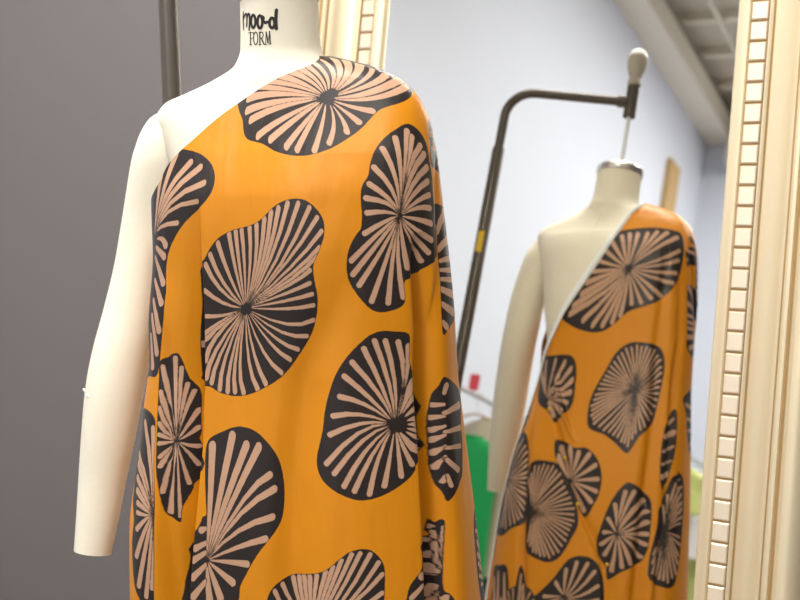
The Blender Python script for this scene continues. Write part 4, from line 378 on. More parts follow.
    (60, [12564,-6800,12508,-6588,12437,-6368,12310,-6122,12058,-5903,11694,-5817,11336,-5919,11107,-6154,11013,-6405,10959,-6609,10869,-6800,10786,-7036,10821,-7307,11025,-7537,11346,-7656,11694,-7661,12013,-7585,12284,-7450,12481,-7258,12572,-7028],
     [[280,11778,-6784,11972,-6762,12169,-6757,12367,-6770,12503,-6789],[280,11770,-6769,11948,-6711,12134,-6670,12326,-6645,12461,-6637],[280,11761,-6754,11921,-6661,12094,-6583,12278,-6520,12411,-6486],[280,11749,-6738,11888,-6607,12045,-6488,12218,-6384,12347,-6320],[280,11733,-6721,11839,-6550,11969,-6389,12121,-6239,12239,-6144],[280,11710,-6708,11766,-6504,11852,-6305,11965,-6113,12059,-5986],[280,11681,-6703,11675,-6482,11699,-6262,11755,-6043,11811,-5895],[280,11652,-6708,11581,-6497,11539,-6279,11528,-6058,11538,-5904],[280,11631,-6724,11506,-6545,11408,-6355,11335,-6156,11301,-6014],[280,11619,-6745,11464,-6612,11328,-6464,11212,-6304,11145,-6188],[280,11616,-6766,11450,-6679,11296,-6577,11157,-6460,11069,-6373],[280,11617,-6784,11448,-6736,11286,-6673,11133,-6596,11033,-6534],[280,11616,-6799,11443,-6785,11271,-6756,11104,-6711,10991,-6672],[280,11613,-6815,11429,-6836,11243,-6841,11055,-6829,10927,-6811],[280,11611,-6833,11419,-6896,11218,-6941,11011,-6968,10865,-6976],[280,11616,-6853,11429,-6962,11226,-7053,11011,-7127,10856,-7167],[280,11629,-6872,11469,-7024,11287,-7161,11085,-7283,10936,-7356],[280,11652,-6885,11538,-7069,11398,-7242,11234,-7403,11107,-7506],[280,11678,-6890,11623,-7088,11540,-7282,11430,-7468,11338,-7591],[280,11705,-6887,11711,-7085,11689,-7282,11639,-7478,11589,-7611],[280,11730,-6880,11792,-7063,11828,-7252,11838,-7445,11829,-7579],[280,11751,-6868,11863,-7030,11952,-7202,12017,-7382,12048,-7509],[280,11768,-6854,11922,-6987,12057,-7134,12172,-7292,12238,-7408],[280,11780,-6838,11965,-6935,12137,-7049,12292,-7178,12389,-7276],[280,11786,-6819,11988,-6877,12182,-6952,12366,-7045,12485,-7118],[280,11785,-6801,11989,-6817,12190,-6852,12387,-6904,12519,-6951]]),
    (60, [5240,-6200,5148,-6001,4967,-5838,4748,-5707,4503,-5581,4189,-5463,3791,-5417,3402,-5507,3169,-5726,3156,-5985,3276,-6200,3390,-6366,3460,-6539,3572,-6743,3820,-6926,4189,-7006,4572,-6954,4879,-6808,5090,-6619,5215,-6413],
     [[280,4291,-6185,4525,-6163,4763,-6158,5002,-6171,5166,-6189],[280,4280,-6171,4493,-6115,4715,-6076,4944,-6052,5105,-6044],[280,4263,-6159,4442,-6076,4636,-6006,4841,-5950,4989,-5920],[280,4244,-6150,4383,-6046,4539,-5951,4713,-5867,4841,-5817],[280,4224,-6143,4320,-6020,4436,-5904,4574,-5796,4680,-5727],[280,4203,-6136,4251,-5995,4325,-5858,4423,-5726,4504,-5639],[280,4177,-6130,4172,-5972,4194,-5815,4244,-5658,4294,-5552],[280,4148,-6127,4077,-5959,4035,-5786,4024,-5610,4034,-5488],[280,4117,-6131,3974,-5966,3861,-5792,3778,-5610,3740,-5480],[280,4090,-6142,3885,-6001,3705,-5845,3552,-5675,3464,-5552],[280,4075,-6160,3831,-6058,3605,-5937,3400,-5801,3272,-5698],[280,4074,-6181,3822,-6124,3581,-6049,3352,-5956,3203,-5883],[280,4085,-6199,3851,-6184,3621,-6153,3395,-6105,3244,-6062],[280,4100,-6213,3896,-6232,3690,-6236,3482,-6225,3340,-6210],[280,4113,-6224,3937,-6270,3753,-6303,3563,-6323,3429,-6329],[280,4124,-6236,3967,-6308,3798,-6369,3619,-6418,3489,-6445],[280,4134,-6249,3997,-6353,3842,-6446,3671,-6529,3544,-6579],[280,4150,-6263,4043,-6400,3913,-6529,3760,-6649,3642,-6726],[280,4173,-6274,4115,-6440,4029,-6600,3914,-6755,3820,-6858],[280,4202,-6279,4208,-6459,4183,-6638,4127,-6816,4069,-6937],[280,4232,-6276,4306,-6451,4349,-6632,4361,-6816,4350,-6943],[280,4257,-6266,4391,-6421,4498,-6585,4577,-6758,4613,-6880],[280,4276,-6251,4456,-6376,4615,-6513,4750,-6662,4828,-6771],[280,4288,-6235,4501,-6324,4697,-6429,4876,-6548,4988,-6637],[280,4295,-6218,4527,-6271,4750,-6340,4962,-6425,5099,-6493],[280,4296,-6201,4537,-6216,4774,-6249,5006,-6298,5162,-6342]]),
]
#--MOTIFS-END
def print_fields(ph, gv):
    """signed distances (metres) to the motif grounds and to their strokes, kept on the cloth's vertices"""
    nr, nc = gv.shape
    U = np.broadcast_to(ph[None]*0.25, gv.shape).ravel(); Vv = gv.ravel()
    per = 0.25*2*np.pi
    dk = np.full(U.shape, 0.02); dp = np.full(U.shape, 0.02)
    for gap, out, strokes in MOTIFS:
        P = np.array(out, float).reshape(-1, 2)*1e-4
        n = len(P); Q = []
        for i in range(n):
            p0, p1, p2, p3 = P[i-1], P[i], P[(i+1) % n], P[(i+2) % n]
            for t in (0, 0.5): Q.append(0.5*(2*p1+(p2-p0)*t+(2*p0-5*p1+4*p2-p3)*t*t+(3*p1-p0-3*p2+p3)*t**3))
        Q = np.array(Q); mu = Q[:, 0].mean()
        u = (U-mu+per/2) % per-per/2+mu
        pad = 0.012
        sel = np.where((u > Q[:, 0].min()-pad) & (u < Q[:, 0].max()+pad) & (Vv > Q[:, 1].min()-pad) & (Vv < Q[:, 1].max()+pad))[0]
        x = u[sel]; y = Vv[sel]
        d2 = np.full(x.shape, 1.0); ins = np.zeros(x.shape, bool)
        for a, b in zip(Q, np.roll(Q, -1, 0)):
            ex, ey = b-a; L2 = ex*ex+ey*ey+1e-12
            t = np.clip(((x-a[0])*ex+(y-a[1])*ey)/L2, 0, 1)
            d2 = np.minimum(d2, (x-a[0]-t*ex)**2+(y-a[1]-t*ey)**2)
            if abs(ey) > 1e-12:
                c = (a[1] > y) != (b[1] > y)
                ins ^= c & (x < ex*(y-a[1])/ey+a[0])
        sd = np.sqrt(d2)*np.where(ins, -1, 1)
        dk[sel] = np.minimum(dk[sel], sd)
        best = np.full(x.shape, 0.02); second = np.full(x.shape, 0.02)
        for row in strokes:
            h = row[0]*1e-5*1.17; pts = np.array(row[1:], float).reshape(-1, 2)*1e-4
            k = len(pts); lo, hi = pts.min(0)-0.008, pts.max(0)+0.008
            q = np.where((x > lo[0]) & (x < hi[0]) & (y > lo[1]) & (y < hi[1]))[0]
            xx, yy = x[q], y[q]; bb = np.full(xx.shape, 0.02)
            for i in range(k-1):
                a, b = pts[i], pts[i+1]; ex, ey = b-a; L2 = ex*ex+ey*ey+1e-12
                t = np.clip(((xx-a[0])*ex+(yy-a[1])*ey)/L2, 0, 1)
                f = (i+t)/(k-1)
                wd = h*(0.08+0.92*f**0.68) if k > 3 else h*(0.6+0.4*f)
                bb = np.minimum(bb, np.sqrt((xx-a[0]-t*ex)**2+(yy-a[1]-t*ey)**2)-wd)
            ob = best[q]
            second[q] = np.minimum(second[q], np.maximum(ob, bb)); best[q] = np.minimum(ob, bb)
        best = np.maximum(best, (best-second)*0.5+gap*1e-5)       # the ground shows as a line between neighbouring strokes
        best = np.maximum(best, sd+0.0008)
        dp[sel] = np.minimum(dp[sel], best)
    return dk, dp
def fabric_material():
    m = bpy.data.materials.new('orange_satin_print'); m.use_nodes = True
    nt = m.node_tree; N = nt.nodes; L = nt.links; b = N['Principled BSDF']
    def attr(n):
        a = N.new('ShaderNodeAttribute'); a.attribute_name = n; return a.outputs['Fac']
    def ramp(src, w_):
        r = N.new('ShaderNodeMapRange'); r.interpolation_type = 'SMOOTHSTEP'
        r.inputs['From Min'].default_value = -w_; r.inputs['From Max'].default_value = w_
        r.inputs['To Min'].default_value = 1; r.inputs['To Max'].default_value = 0
        L.new(src, r.inputs['Value']); return r.outputs[0]
    tc = N.new('ShaderNodeTexCoord')
    ns = N.new('ShaderNodeTexNoise'); ns.inputs['Scale'].default_value = 160; ns.inputs['Detail'].default_value = 3
    L.new(tc.outputs['Object'], ns.inputs['Vector'])
    wob = N.new('ShaderNodeMath'); wob.operation = 'MULTIPLY_ADD'; wob.inputs[1].default_value = 0.0012; wob.inputs[2].default_value = -0.0006
    L.new(ns.outputs[0], wob.inputs[0])
    def wobble(src):
        a = N.new('ShaderNodeMath'); a.operation = 'ADD'; L.new(src, a.inputs[0]); L.new(wob.outputs[0], a.inputs[1]); return a.outputs[0]
    k = ramp(wobble(attr('ground_distance')), 0.0006); p = ramp(wobble(attr('stroke_distance')), 0.0006)
    m1 = N.new('ShaderNodeMix'); m1.data_type = 'RGBA'; m1.inputs[6].default_value = srgb(211, 134, 16); m1.inputs[7].default_value = srgb(42, 35, 33)
    L.new(k, m1.inputs[0])
    m2 = N.new('ShaderNodeMix'); m2.data_type = 'RGBA'; m2.inputs[7].default_value = srgb(190, 150, 122)
    L.new(p, m2.inputs[0]); L.new(m1.outputs[2], m2.inputs[6]); L.new(m2.outputs[2], b.inputs['Base Color'])
    b.inputs['Roughness'].default_value = 0.42; b.inputs['Specular IOR Level'].default_value = 0.3
    # soft wrinkles of the hanging cloth
    mp = N.new('ShaderNodeMapping'); mp.inputs['Scale'].default_value = (7, 7, 2.2); mp.inputs['Rotation'].default_value = (0.2, 0.35, 0)
    L.new(tc.outputs['Object'], mp.inputs[0])
    n2 = N.new('ShaderNodeTexNoise'); n2.inputs['Scale'].default_value = 2.2; n2.inputs['Detail'].default_value = 3; n2.inputs['Roughness'].default_value = 0.5
    L.new(mp.outputs[0], n2.inputs['Vector'])
    bp = N.new('ShaderNodeBump'); bp.inputs['Strength'].default_value = 0.5; bp.inputs['Distance'].default_value = 0.012
    L.new(n2.outputs[0], bp.inputs['Height']); L.new(bp.outputs[0], b.inputs['Normal'])
    return m
M['fabric'] = fabric_material()
cloth = grid_object('draped_fabric', ph, gr, gz, M['fabric'])
dk, dp = print_fields(ph, gv)
for an, av in (('ground_distance', dk), ('stroke_distance', dp)):
    at = cloth.data.attributes.new(an, 'FLOAT', 'POINT'); at.data.foreach_set('value', av.astype(np.float32))
cloth.location = (NX.x, NX.y, 0); cloth.rotation_euler = (0, 0, FROT)
tag(cloth, 'orange satin fabric with black and pink fan motifs draped over the dress form', 'fabric')

# ------------------------------------------------------------------ mirror
def mirror_build():
    n = Vector((0, -math.cos(0.20185), math.sin(0.20185))); u = Vector((0, math.sin(0.20185), math.cos(0.20185)))
    d0 = 2.006298
    # plane: n.P + d0 = 0 with P measured from the camera point
    O = n*(-d0)+Vector((0, 0, CAM_H))
    bottom = (FZ-O.z)/u.z
    XL, XR = -1.31265, -0.54677
    base = O+u*bottom
    root = empty('standing_mirror', (0.5*(XL+XR), base.y, FZ))
    tag(root, 'tall champagne framed mirror leaning on the grey wall behind the dress form', 'mirror')
    fw = 0.195; lift = 0.03
    W = (XR-XL); ub, ut = fw+lift, 2.12
    def P(x, uu, e):                  # x across, uu up the glass, e out of the glass
        q = u*uu+n*e
        return Vector((x-0.5*(XL+XR)+0, q.y, q.z))
    # P is relative to the root
    hw = W/2
    def PP(xx, uu, e):
        q = u*uu+n*e; return Vector((xx, q.y, q.z))
    mesh_obj('glass', [PP(-hw, ub, 0), PP(hw, ub, 0), PP(hw, ut, 0), PP(-hw, ut, 0)], [(0, 1, 2, 3)], M['mirror'], root, False)
    prof = [(-0.006, -0.004, 0), (-0.001, 0.003, 0), (0.001, 0.010, 0), (0.006, 0.014, 0), (0.016, 0.017, 0), (0.021, 0.017, 0), (0.0235, 0.012, 1), (0.025, 0.0105, 1), (0.0545, 0.0105, 1), (0.056, 0.013, 1),
            (0.0575, 0.019, 0), (0.061, 0.021, 0), (0.0645, 0.019, 1), (0.066, 0.015, 1), (0.0675, 0.014, 0), (0.078, 0.0155, 0), (0.090, 0.020, 0), (0.101, 0.027, 0), (0.110, 0.036, 0), (0.117, 0.046, 0),
            (0.120, 0.048, 1), (0.1225, 0.047, 1), (0.124, 0.052, 0), (0.129, 0.056, 0), (0.134, 0.055, 0), (0.136, 0.051, 1), (0.139, 0.050, 1), (0.142, 0.054, 0), (0.150, 0.062, 0), (0.162, 0.064, 0), (0.174, 0.061, 0),
            (0.183, 0.052, 0), (0.189, 0.038, 0), (0.192, 0.02, 0), (fw, -0.03, 0), (0.0, -0.03, 0)]
    # smooth the profile's curved stretches
    corners = {'left': -1, 'right': 1}
    def rail(name, side):
        bm = bmesh.new(); rings = []
        for end in (0, 1):
            ring = []
            for dd, e, mi in prof:
                if side in ('left', 'right'):
                    sx = -1 if side == 'left' else 1
                    p = PP(sx*(hw+dd), (ub-dd) if end == 0 else (ut+dd), e)
                else:
                    p = PP((-1 if end == 0 else 1)*(hw+dd), (ut+dd) if side == 'top' else (ub-dd), e)
                ring.append(bm.verts.new(p))
            rings.append(ring)
        k = len(prof)
        for i in range(k):
            f = bm.faces.new((rings[0][i], rings[0][(i+1) % k], rings[1][(i+1) % k], rings[1][i])); f.material_index = prof[i][2]
        bm.faces.new(rings[0]); bm.faces.new(rings[1][::-1])
        o = bm_obj(name, bm, [M['champagne'], M['gold']], root, True)
        mod = o.modifiers.new('edge', 'EDGE_SPLIT'); mod.split_angle = R(35)
        # the row of little square blocks let into the rail
        bm = bmesh.new(); pitch = 0.0375
        L = (ut-ub) if side in ('left', 'right') else W
        nb = int(round((L+0.08)/pitch)); st = (L+0.08)/nb
        for i in range(nb):
            c = -0.04+(i+0.5)*st; h2 = st/2-0.0022
            for (inset, e0, e1) in ((0.0, 0.008, 0.0165),):
                vs2 = []
                for lev, ins in ((e0, 0.0), (e1-0.002, 0.0), (e1, 0.0022)):
                    for (a, b2) in ((-1, -1), (1, -1), (1, 1), (-1, 1)):
                        dd = 0.0398+a*(0.0146-ins); cc = c+b2*(h2-ins)
                        if side in ('left', 'right'): p = PP((-1 if side == 'left' else 1)*(hw+dd), ub+cc, lev)
                        else: p = PP(-hw+cc, (ut+dd) if side == 'top' else (ub-dd), lev)
                        vs2.append(bm.verts.new(p))
                for lv in (0, 1):
                    for a in range(4): bm.faces.new((vs2[lv*4+a], vs2[lv*4+(a+1) % 4], vs2[lv*4+4+(a+1) % 4], vs2[lv*4+4+a]))
                bm.faces.new(vs2[8:12])
        bm_obj('block_row', bm, M['tile'], o)
        return o
    for s in ('left', 'right', 'top', 'bottom'): rail('frame_rail', s)
    mb = []
    for e in (-0.012, -0.028):
        mb += [PP(-hw-0.15, ub-0.15, e), PP(hw+0.15, ub-0.15, e), PP(hw+0.15, ut+0.15, e), PP(-hw-0.15, ut+0.15, e)]
    mesh_obj('backing_board', mb, [(0, 1, 2, 3), (7, 6, 5, 4), (0, 4, 5, 1), (1, 5, 6, 2), (2, 6, 7, 3), (3, 7, 4, 0)], M['backing'], root, False)
    return root
mirror = mirror_build()

# ------------------------------------------------------------------ stand
PO = room(-0.2136, 0.2479)
def stand_build():
    t = empty('form_stand', (NX.x+PO.x, NX.y+PO.y, 0)); DN = Matrix.Translation((0, 0, FZ))
    tag(t, 'dark iron hanging stand rising behind the dress form, arm bent over its neck', 'stand')
    zt = NECK+0.205
    d = Vector((-PO.x, -PO.y, 0)); L = d.length; e = d/L
    lathe('pole_sleeve', [(0.0165, FZ+0.12), (0.0165, 1.560), (0.0135, 1.569)], M['iron'], t)
    pts = [Vector((0, 0, 1.2)), Vector((0, 0, zt-0.075))]
    for k in range(1, 9):
        a = R(90)*k/8; pts.append(Vector((0, 0, zt-0.075))+e*(0.075*(1-math.cos(a)))+Vector((0, 0, 0.075*math.sin(a))))
    pts.append(e*(L-0.012)+Vector((0, 0, zt)))
    tube('arm', pts, 0.0125, M['iron'], t)
    c = e*L
    T = Matrix.Translation(c)
    lathe('joint', [(0.0165, zt-0.042), (0.0165, zt+0.045)], M['iron'], t, mx=T)
    tube('collar', [c-e*0.036+Vector((0, 0, zt)), c-e*0.010+Vector((0, 0, zt))], 0.0165, M['iron'], t)
    lathe('knob', [(0.014, zt+0.045), (0.0185, zt+0.05), (0.0185, zt+0.062), (0.0155, zt+0.066), (0.017, zt+0.074), (0.021, zt+0.086), (0.0255, zt+0.102), (0.027, zt+0.118), (0.026, zt+0.128)], M['knob'], t, mx=T)
    lathe('knob_cap', [(0.0255, zt+0.1285), (0.0235, zt+0.138), (0.017, zt+0.147), (0.008, zt+0.151), (0.001, zt+0.152)], M['whiteknob'], t, mx=T)
    lathe('rod', [(0.0055, NECK+0.012), (0.0055, zt-0.04)], M['rod'], t, mx=T, seg=16)
    box('sticker', (-0.0005, -0.008, 1.268), (0.0005, 0.008, 1.325), M['sticker'], t, mx=Matrix.Rotation(R(75), 4, 'Z') @ Matrix.Translation((0.0168, 0, 0)))
    lathe('base', [(0.21, 0.055), (0.215, 0.07), (0.20, 0.085), (0.06, 0.10), (0.035, 0.13), (0.03, 0.16)], M['iron'], t, mx=DN)
    for k in range(4):
        a = R(45+90*k); lathe('caster', [(0.012, 0.0), (0.025, 0.012), (0.028, 0.03), (0.016, 0.045), (0.012, 0.058)], M['iron'], t, seg=16, mx=Matrix.Translation((0.17*math.cos(a), 0.17*math.sin(a), FZ)))
    return t
stand = stand_build()
lathe('neck_cap', [(0.0590, NECK-0.003), (0.0605, NECK-0.001), (0.0605, NECK+0.013), (0.056, NECK+0.018), (0.03, NECK+0.020), (0.006, NECK+0.021)], M['chrome'], form)

# ------------------------------------------------------------------ marks and trims of the form
INK =[[10,23297,150550,23159,149544,23241,148149],[10,23226,149643,23831,150108,24276,150167,24354,149418,24219,148477],[11,24368,149628,24702,150123,25014,149987,24998,148933,24852,147931],[13,25869,149896,26037,149708,26137,149362,26153,148938,26077,148537,25932,148252,25738,148152,25546,148260,25394,148553,25332,148959,25379,149382,25517,149722,25708,149900,25902,149877],[13,27181,149526,27267,149229,27291,148869,27251,148508,27154,148209,27014,148026,26855,147991,26701,148113,26582,148367,26523,148710,26539,149079,26620,149410,26756,149645,26916,149743],[12,27156,149649,27488,149423,27429,149007,27731,148700,27996,148816],[13,28872,149246,28988,149015,29033,148702,28996,148375,28887,148111,28728,147972,28556,147989,28411,148158,28326,148440,28321,148771,28398,149073,28538,149279,28709,149341,28872,149246],[15,29338,150420,29215,149125,29243,147867],[6,25121,147504,25141,145782],[3,24736,147516,25714,147477],[4,25714,147477,25707,147224],[3,25139,146697,25582,146661],[3,24875,145782,25395,145763],[5,26517,146595,26472,146195,26355,145892,26190,145755,26009,145817,25856,146064,25768,146439,25772,146855,25866,147216,26025,147439,26210,147476,26373,147318,26482,147000,26517,146595],[6,26856,147419,26856,145686],[4,26856,147419,27250,147356,27380,146970,27192,146599,26864,146574],[6,27099,146562,27278,146130,27496,145719],[3,26682,147429,27020,147410],[3,26686,145675,27022,145677],[3,27713,145647,27806,147395],[6,27806,147395,28060,145868],[3,28060,145868,28304,147442],[6,28304,147442,28355,145733],[3,27603,145631,27821,145643],[3,28227,145715,28481,145730]]
def on_body(deg, z, lift=0.0):
    p = R(deg); r = float(section(BODY, np.array([p]), np.array([min(z, 1.531)]), 2.15)[0])+lift
    return Vector((r*math.cos(p), r*math.sin(p), z))
def ribbon_bm(bm, pts, width, lift, surf):
    """a flat inked stroke lying on the canvas"""
    P = [surf(a, z, lift) for a, z in pts]; N_ = [Vector((p.x, p.y, 0)).normalized() for p in P]
    rows = []
    for i, p in enumerate(P):
        t = (P[min(i+1, len(P)-1)]-P[max(i-1, 0)]).normalized(); s_ = t.cross(N_[i]).normalized()*width/2
        rows.append((bm.verts.new(p-s_), bm.verts.new(p+s_)))
    for a, b2 in zip(rows, rows[1:]): bm.faces.new((a[0], a[1], b2[1], b2[0]))
    for i in (0, len(P)-1):                                      # round ends
        t = ((P[1]-P[0]) if i == 0 else (P[-1]-P[-2])).normalized()*(-1 if i == 0 else 1); s_ = t.cross(N_[i]).normalized()
        fan = [bm.verts.new(P[i]+(s_*math.cos(k*math.pi/6)+t*math.sin(k*math.pi/6))*width/2) for k in range(7)]
        bm.faces.new(fan)
for first, last, name in ((0, 8, 'script_lettering'), (8, len(INK), 'capital_lettering')):
    bm = bmesh.new()
    for row in INK[first:last]:
        pts = [(row[k]/100, row[k+1]/1e5) for k in range(1, len(row), 2)]
        if len(pts) > 2:
            q = spline([(a, z*1000, 0) for a, z in pts], 5); pts = [(v.x, v.y/1000) for v in q]
        ribbon_bm(bm, pts, row[0]*0.000219*(1.5 if first == 0 else 1.5), 0.0006, on_body)
    bm_obj(name, bm, M['ink'], form)
# seams
def seam(name, pts, rad, mat):
    bm = bmesh.new(); tube_bm(bm, pts, rad, 8); return bm_obj(name, bm, mat, form, True)
seam('neck_seam', [on_body(a, 1.430, -0.0004) for a in range(0, 361, 6)], 0.0006, M['canvas'])
seam('back_seam', [on_body(90, z, -0.0002) for z in np.linspace(1.52, 0.72, 50)], 0.0008, M['canvas'])
tuft = bmesh.new()
for (dx, dz, r_) in ((0, 0, 0.003), (0.004, 0.001, 0.002), (-0.003, 0.002, 0.002)):
    bmesh.ops.create_icosphere(tuft, subdivisions=2, radius=r_, matrix=Matrix.Translation((-0.310+dx, -0.098, 0.937+dz)))
    bmesh.ops.create_icosphere(tuft, subdivisions=2, radius=r_*0.9, matrix=Matrix.Translation((-0.290+dx, -0.1165, 0.934+dz)))
bm_obj('thread_tuft', tuft, M['thread'], form, True)
tube('hanging_hook', [(0, 0, NECK+0.012), (0, 0, NECK+0.03)], 0.008, M['chrome'], form, 16)

# white selvage along the back edge of the cloth
SELV = [(19, 1.431), (22, 1.426), (29, 1.410), (36.0, 1.395), (44.5, 1.3635), (53.5, 1.3255), (64.9, 1.2773), (76.0, 1.2304), (89.4, 1.1852), (99.3, 1.155), (112.3, 1.1102), (122.3, 1.0651), (132.5, 1.0183), (138.5, 0.976),
        (142, 0.92), (141.5, 0.84), (142, 0.76), (143, 0.685), (142, 0.60), (138, 0.50), (134, 0.41), (132, 0.365)]
def on_cloth(deg, z, lift):
    p = R(deg); r = float(cloth_r(np.array([p]), np.array([z]))[0])+lift
    return Vector((r*math.cos(p), r*math.sin(p), z))
def selvage():
    q = spline([((a+180) % 360-180, z*100, 0) for a, z in SELV], 8); bm = bmesh.new(); rows = []
    P = [on_cloth(v.x, v.y/100, 0.002) for v in q]
    for i, p in enumerate(P):
        t = (P[min(i+1, len(P)-1)]-P[max(i-1, 0)]).normalized(); nn = Vector((p.x, p.y, 0)).normalized(); s_ = nn.cross(t).normalized()
        w_ = 0.017*min(1, 0.3+i/30)
        rows.append([bm.verts.new(p+s_*(k*w_)+nn*e) for k, e in ((-0.5, -0.0012), (-0.5, 0.0006), (0, 0.0012), (0.5, 0.0006), (0.5, -0.0012))])
    for a, b2 in zip(rows, rows[1:]):
        for k in range(5): bm.faces.new((a[k], a[(k+1) % 5], b2[(k+1) % 5], b2[k]))
    bm.faces.new(rows[0]); bm.faces.new(rows[-1][::-1])
    return bm_obj('selvage', bm, M['selvage'], cloth, True)
selvage()
PIN_L = ['yellow headed pin at the waist, highest of those down the back of the orange fabric', 'yellow headed pin second from the top down the back of the orange fabric',
         'yellow headed pin third from the top down the back of the orange fabric', 'yellow headed pin lowest of those down the back of the orange fabric']
for (a, z), lab in zip([(100.7, .879), (68.1, .7639), (50.9, .6626), (30.8, .5415)], PIN_L):
    p = on_cloth(a, z, 0.004); t = empty('dressmaking_pin', (0, 0, 0)); t.matrix_world = cloth.matrix_basis @ Matrix.Translation(p)
    tag(t, lab, 'pin', 'pins down the back of the fabric')
    bm = bmesh.new(); bmesh.ops.create_uvsphere(bm, u_segments=16, v_segments=10, radius=0.0042); bm_obj('head', bm, M['pin'], t, True)
    nn = Vector((p.x, p.y, 0)).normalized(); tube('needle', [Vector((0, 0, 0)), Vector((0, 0, -0.03))-nn*0.008], 0.0006, M['chrome'], t, 6)

# ------------------------------------------------------------------ garment rails along the white wall
def rack(x, y0, y1, h, label):
    t = empty('garment_rack', (x, 0.5*(y0+y1), FZ)); tag(t, label, 'clothes rack'); L = (y1-y0)/2; h = h-FZ
    tube('rail', [(0, -L, h), (0, L, h)], 0.014, M['chrome'], t, 16)
    for s_ in (-1, 1):
        tube('upright', [(0, s_*L, 0.09), (0, s_*L, h)], 0.014, M['chrome'], t, 16)
        tube('foot', [(-0.24, s_*L, 0.09), (0.24, s_*L, 0.09)], 0.014, M['chrome'], t, 16)
        for k in (-1, 1): lathe('caster', [(0.01, 0.0), (0.022, 0.01), (0.026, 0.03), (0.02, 0.05), (0.008, 0.08)], M['iron'], t, 14, Matrix.Translation((k*0.22, s_*L, 0)))
    tube('lower_rail', [(0, -L, 0.2), (0, L, 0.2)], 0.01, M['chrome'], t, 12)
    return t
def hanger(x, y, h, label):
    t = empty('coat_hanger', (x, y, h-0.17)); tag(t, label, 'hanger')
    hook = [Vector((0.024*math.cos(a)+0.0, 0, 0.166+0.024*math.sin(a)-0.0)) for a in [R(-30+21*k) for k in range(11)]]
    tube('hook', hook+[Vector((0, 0, 0.12)), Vector((0, 0, 0.075))], 0.0022, M['chrome'], t, 8)
    tube('shoulder_bar', spline([(-0.21, 0, 0.0), (-0.1, 0, 0.05), (0, 0, 0.078), (0.1, 0, 0.05), (0.21, 0, 0.0)], 5), 0.006, M['hangerwood'], t, 10)
    return t
def garment(x, y, h, length, width, mat, name, label, cat, trim=None, sleeves=False):
    """a garment hung edge-on to the rail"""
    zt = -0.02; prof = [(0.00, .05, .035), (-.02, .11, .04), (-.07, .20, .045), (-.13, width*.92, .05), (-.3, width*.86, .055), (-.55*length, width*.9, .06), (-length, width, .07)]
    t = empty(name, (x, y, h-0.09)); tag(t, label, cat)
    bm = bmesh.new(); rings = []; n = 48
    ph0 = random.random()*6
    zs = np.linspace(0, -length, 40); pr = np.array(prof)
    for z in zs:
        w_ = np.interp(z, pr[::-1, 0], pr[::-1, 1]); d_ = np.interp(z, pr[::-1, 0], pr[::-1, 2])
        ring = []
        for k in range(n):
            a = 2*math.pi*k/n; fl = 1+0.22*min(1, -z*2)*math.sin(7*a+ph0+z*1.5)
            ring.append(bm.verts.new((w_*math.cos(a), d_*math.sin(a)*fl, z)))
        rings.append(ring)
    for a, b2 in zip(rings, rings[1:]):
        for k in range(n): bm.faces.new((a[k], a[(k+1) % n], b2[(k+1) % n], b2[k]))
    bm_obj('body', bm, mat, t, True)
    if sleeves:
        for s_ in (-1, 1):
            bm = bmesh.new(); tube_bm(bm, spline([(s_*.17, 0, -.07), (s_*.235, 0, -.2), (s_*.25, .01, -.4), (s_*.25, .01, -.52)], 5), 0.042, 16); bm_obj('sleeve', bm, mat, t, True)
    bm = bmesh.new(); tube_bm(bm, [(0.052*math.cos(a), 0.037*math.sin(a), 0.0) for a in np.linspace(0, 2*math.pi, 25)], 0.006, 8); bm_obj('collar', bm, trim or mat, t, True)
    return t
def cloth_mat(name, c): return material(name, srgb(*c), 0.8, noise=0.05, nscale=20)
G = {k: cloth_mat(k, c) for k, c in {'green_cotton': (20, 150, 78), 'white_cotton': (232, 232, 232), 'lime_cotton': (200, 208, 128), 'dark_cotton': (50, 46, 50), 'stone_cotton': (196, 182, 160), 'rose_cotton': (196, 160, 150), 'teal_cotton': (60, 160, 120)}.items()}
RX, RZ = -2.6, 1.31
rack(RX, -2.15, -0.35, RZ, 'chrome clothes rail holding the green dress near the white wall')
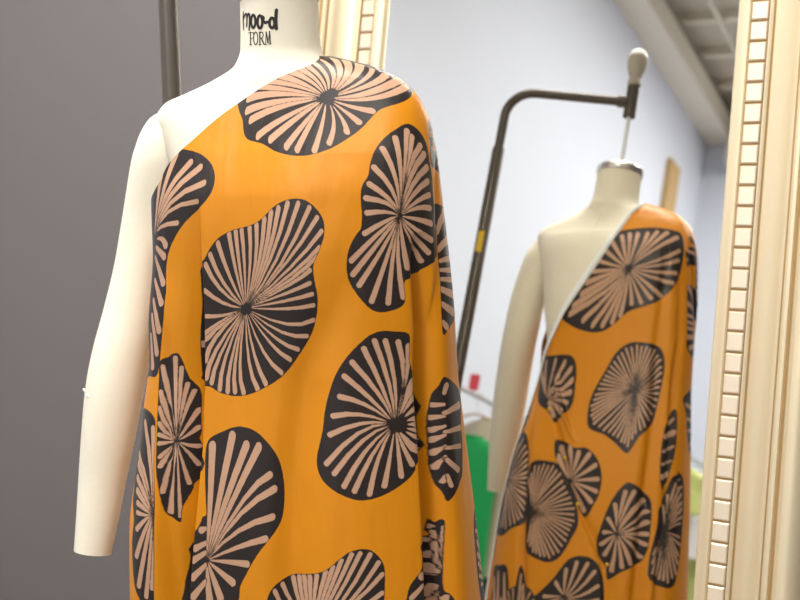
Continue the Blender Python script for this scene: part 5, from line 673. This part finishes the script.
for y, mat, nm, ln, wd, lab, cat, sl, dr in ((-0.55, 'white_cotton', 'blouse', .66, .20, 'white blouse hanging nearest the mirror on the first rail', 'blouse', False, 0), (-1.19, 'green_cotton', 'dress', .80, .20, 'bright green dress hanging on the first rail', 'dress', False, .12),
        (-1.36, 'stone_cotton', 'jacket', .80, .22, 'stone coloured long sleeved jacket hanging behind the green dress', 'jacket', True, 0), (-1.58, 'dark_cotton', 'skirt', .90, .19, 'dark long skirt hanging behind the stone coloured jacket', 'skirt', False, 0),
        (-1.82, 'rose_cotton', 'blouse', .70, .21, 'dusty rose blouse hanging towards the far end of the first rail', 'blouse', True, 0)):
    garment(RX, y, RZ-dr, ln, wd, G[mat], nm, lab, cat, None, sl)
    hanger(RX, y, RZ, 'wooden hanger holding the '+lab.split(' hanging')[0])
tg = empty('size_tag', (RX, -1.10, RZ+0.015)); tag(tg, 'small red tag standing on the first clothes rail', 'tag')
box('card', (-0.028, -0.004, 0.0), (0.028, 0.004, 0.085), M['tag'], tg, 0.002)
QX, QZ = -2.3, 1.50
rack(QX, -5.35, -3.75, QZ, 'chrome clothes rail holding lime and white garments near the white wall')
for y, mat, nm, ln, wd, lab, cat, sl in ((-3.90, 'lime_cotton', 'top', .32, .19, 'short lime green top hanging at the near end of the second rail', 'top', False), (-4.06, 'white_cotton', 'shirt', .62, .21, 'white long sleeved shirt hanging behind the short lime green top', 'shirt', True), (-4.26, 'lime_cotton', 'dress', 1.10, .22, 'lime green dress hanging behind the white shirt', 'dress', False),
        (-4.46, 'white_cotton', 'dress', .95, .21, 'white dress hanging behind the lime green dress', 'dress', False), (-4.70, 'teal_cotton', 'dress', 1.12, .20, 'teal dress hanging behind the white dress', 'dress', False), (-4.95, 'lime_cotton', 'blouse', .66, .22, 'lime green blouse hanging at the far end of the second rail', 'blouse', True)):
    garment(QX, y, QZ, ln, wd, G[mat], nm, lab, cat, None, sl)
    hanger(QX, y, QZ, 'wooden hanger holding the '+lab.split(' hanging')[0])
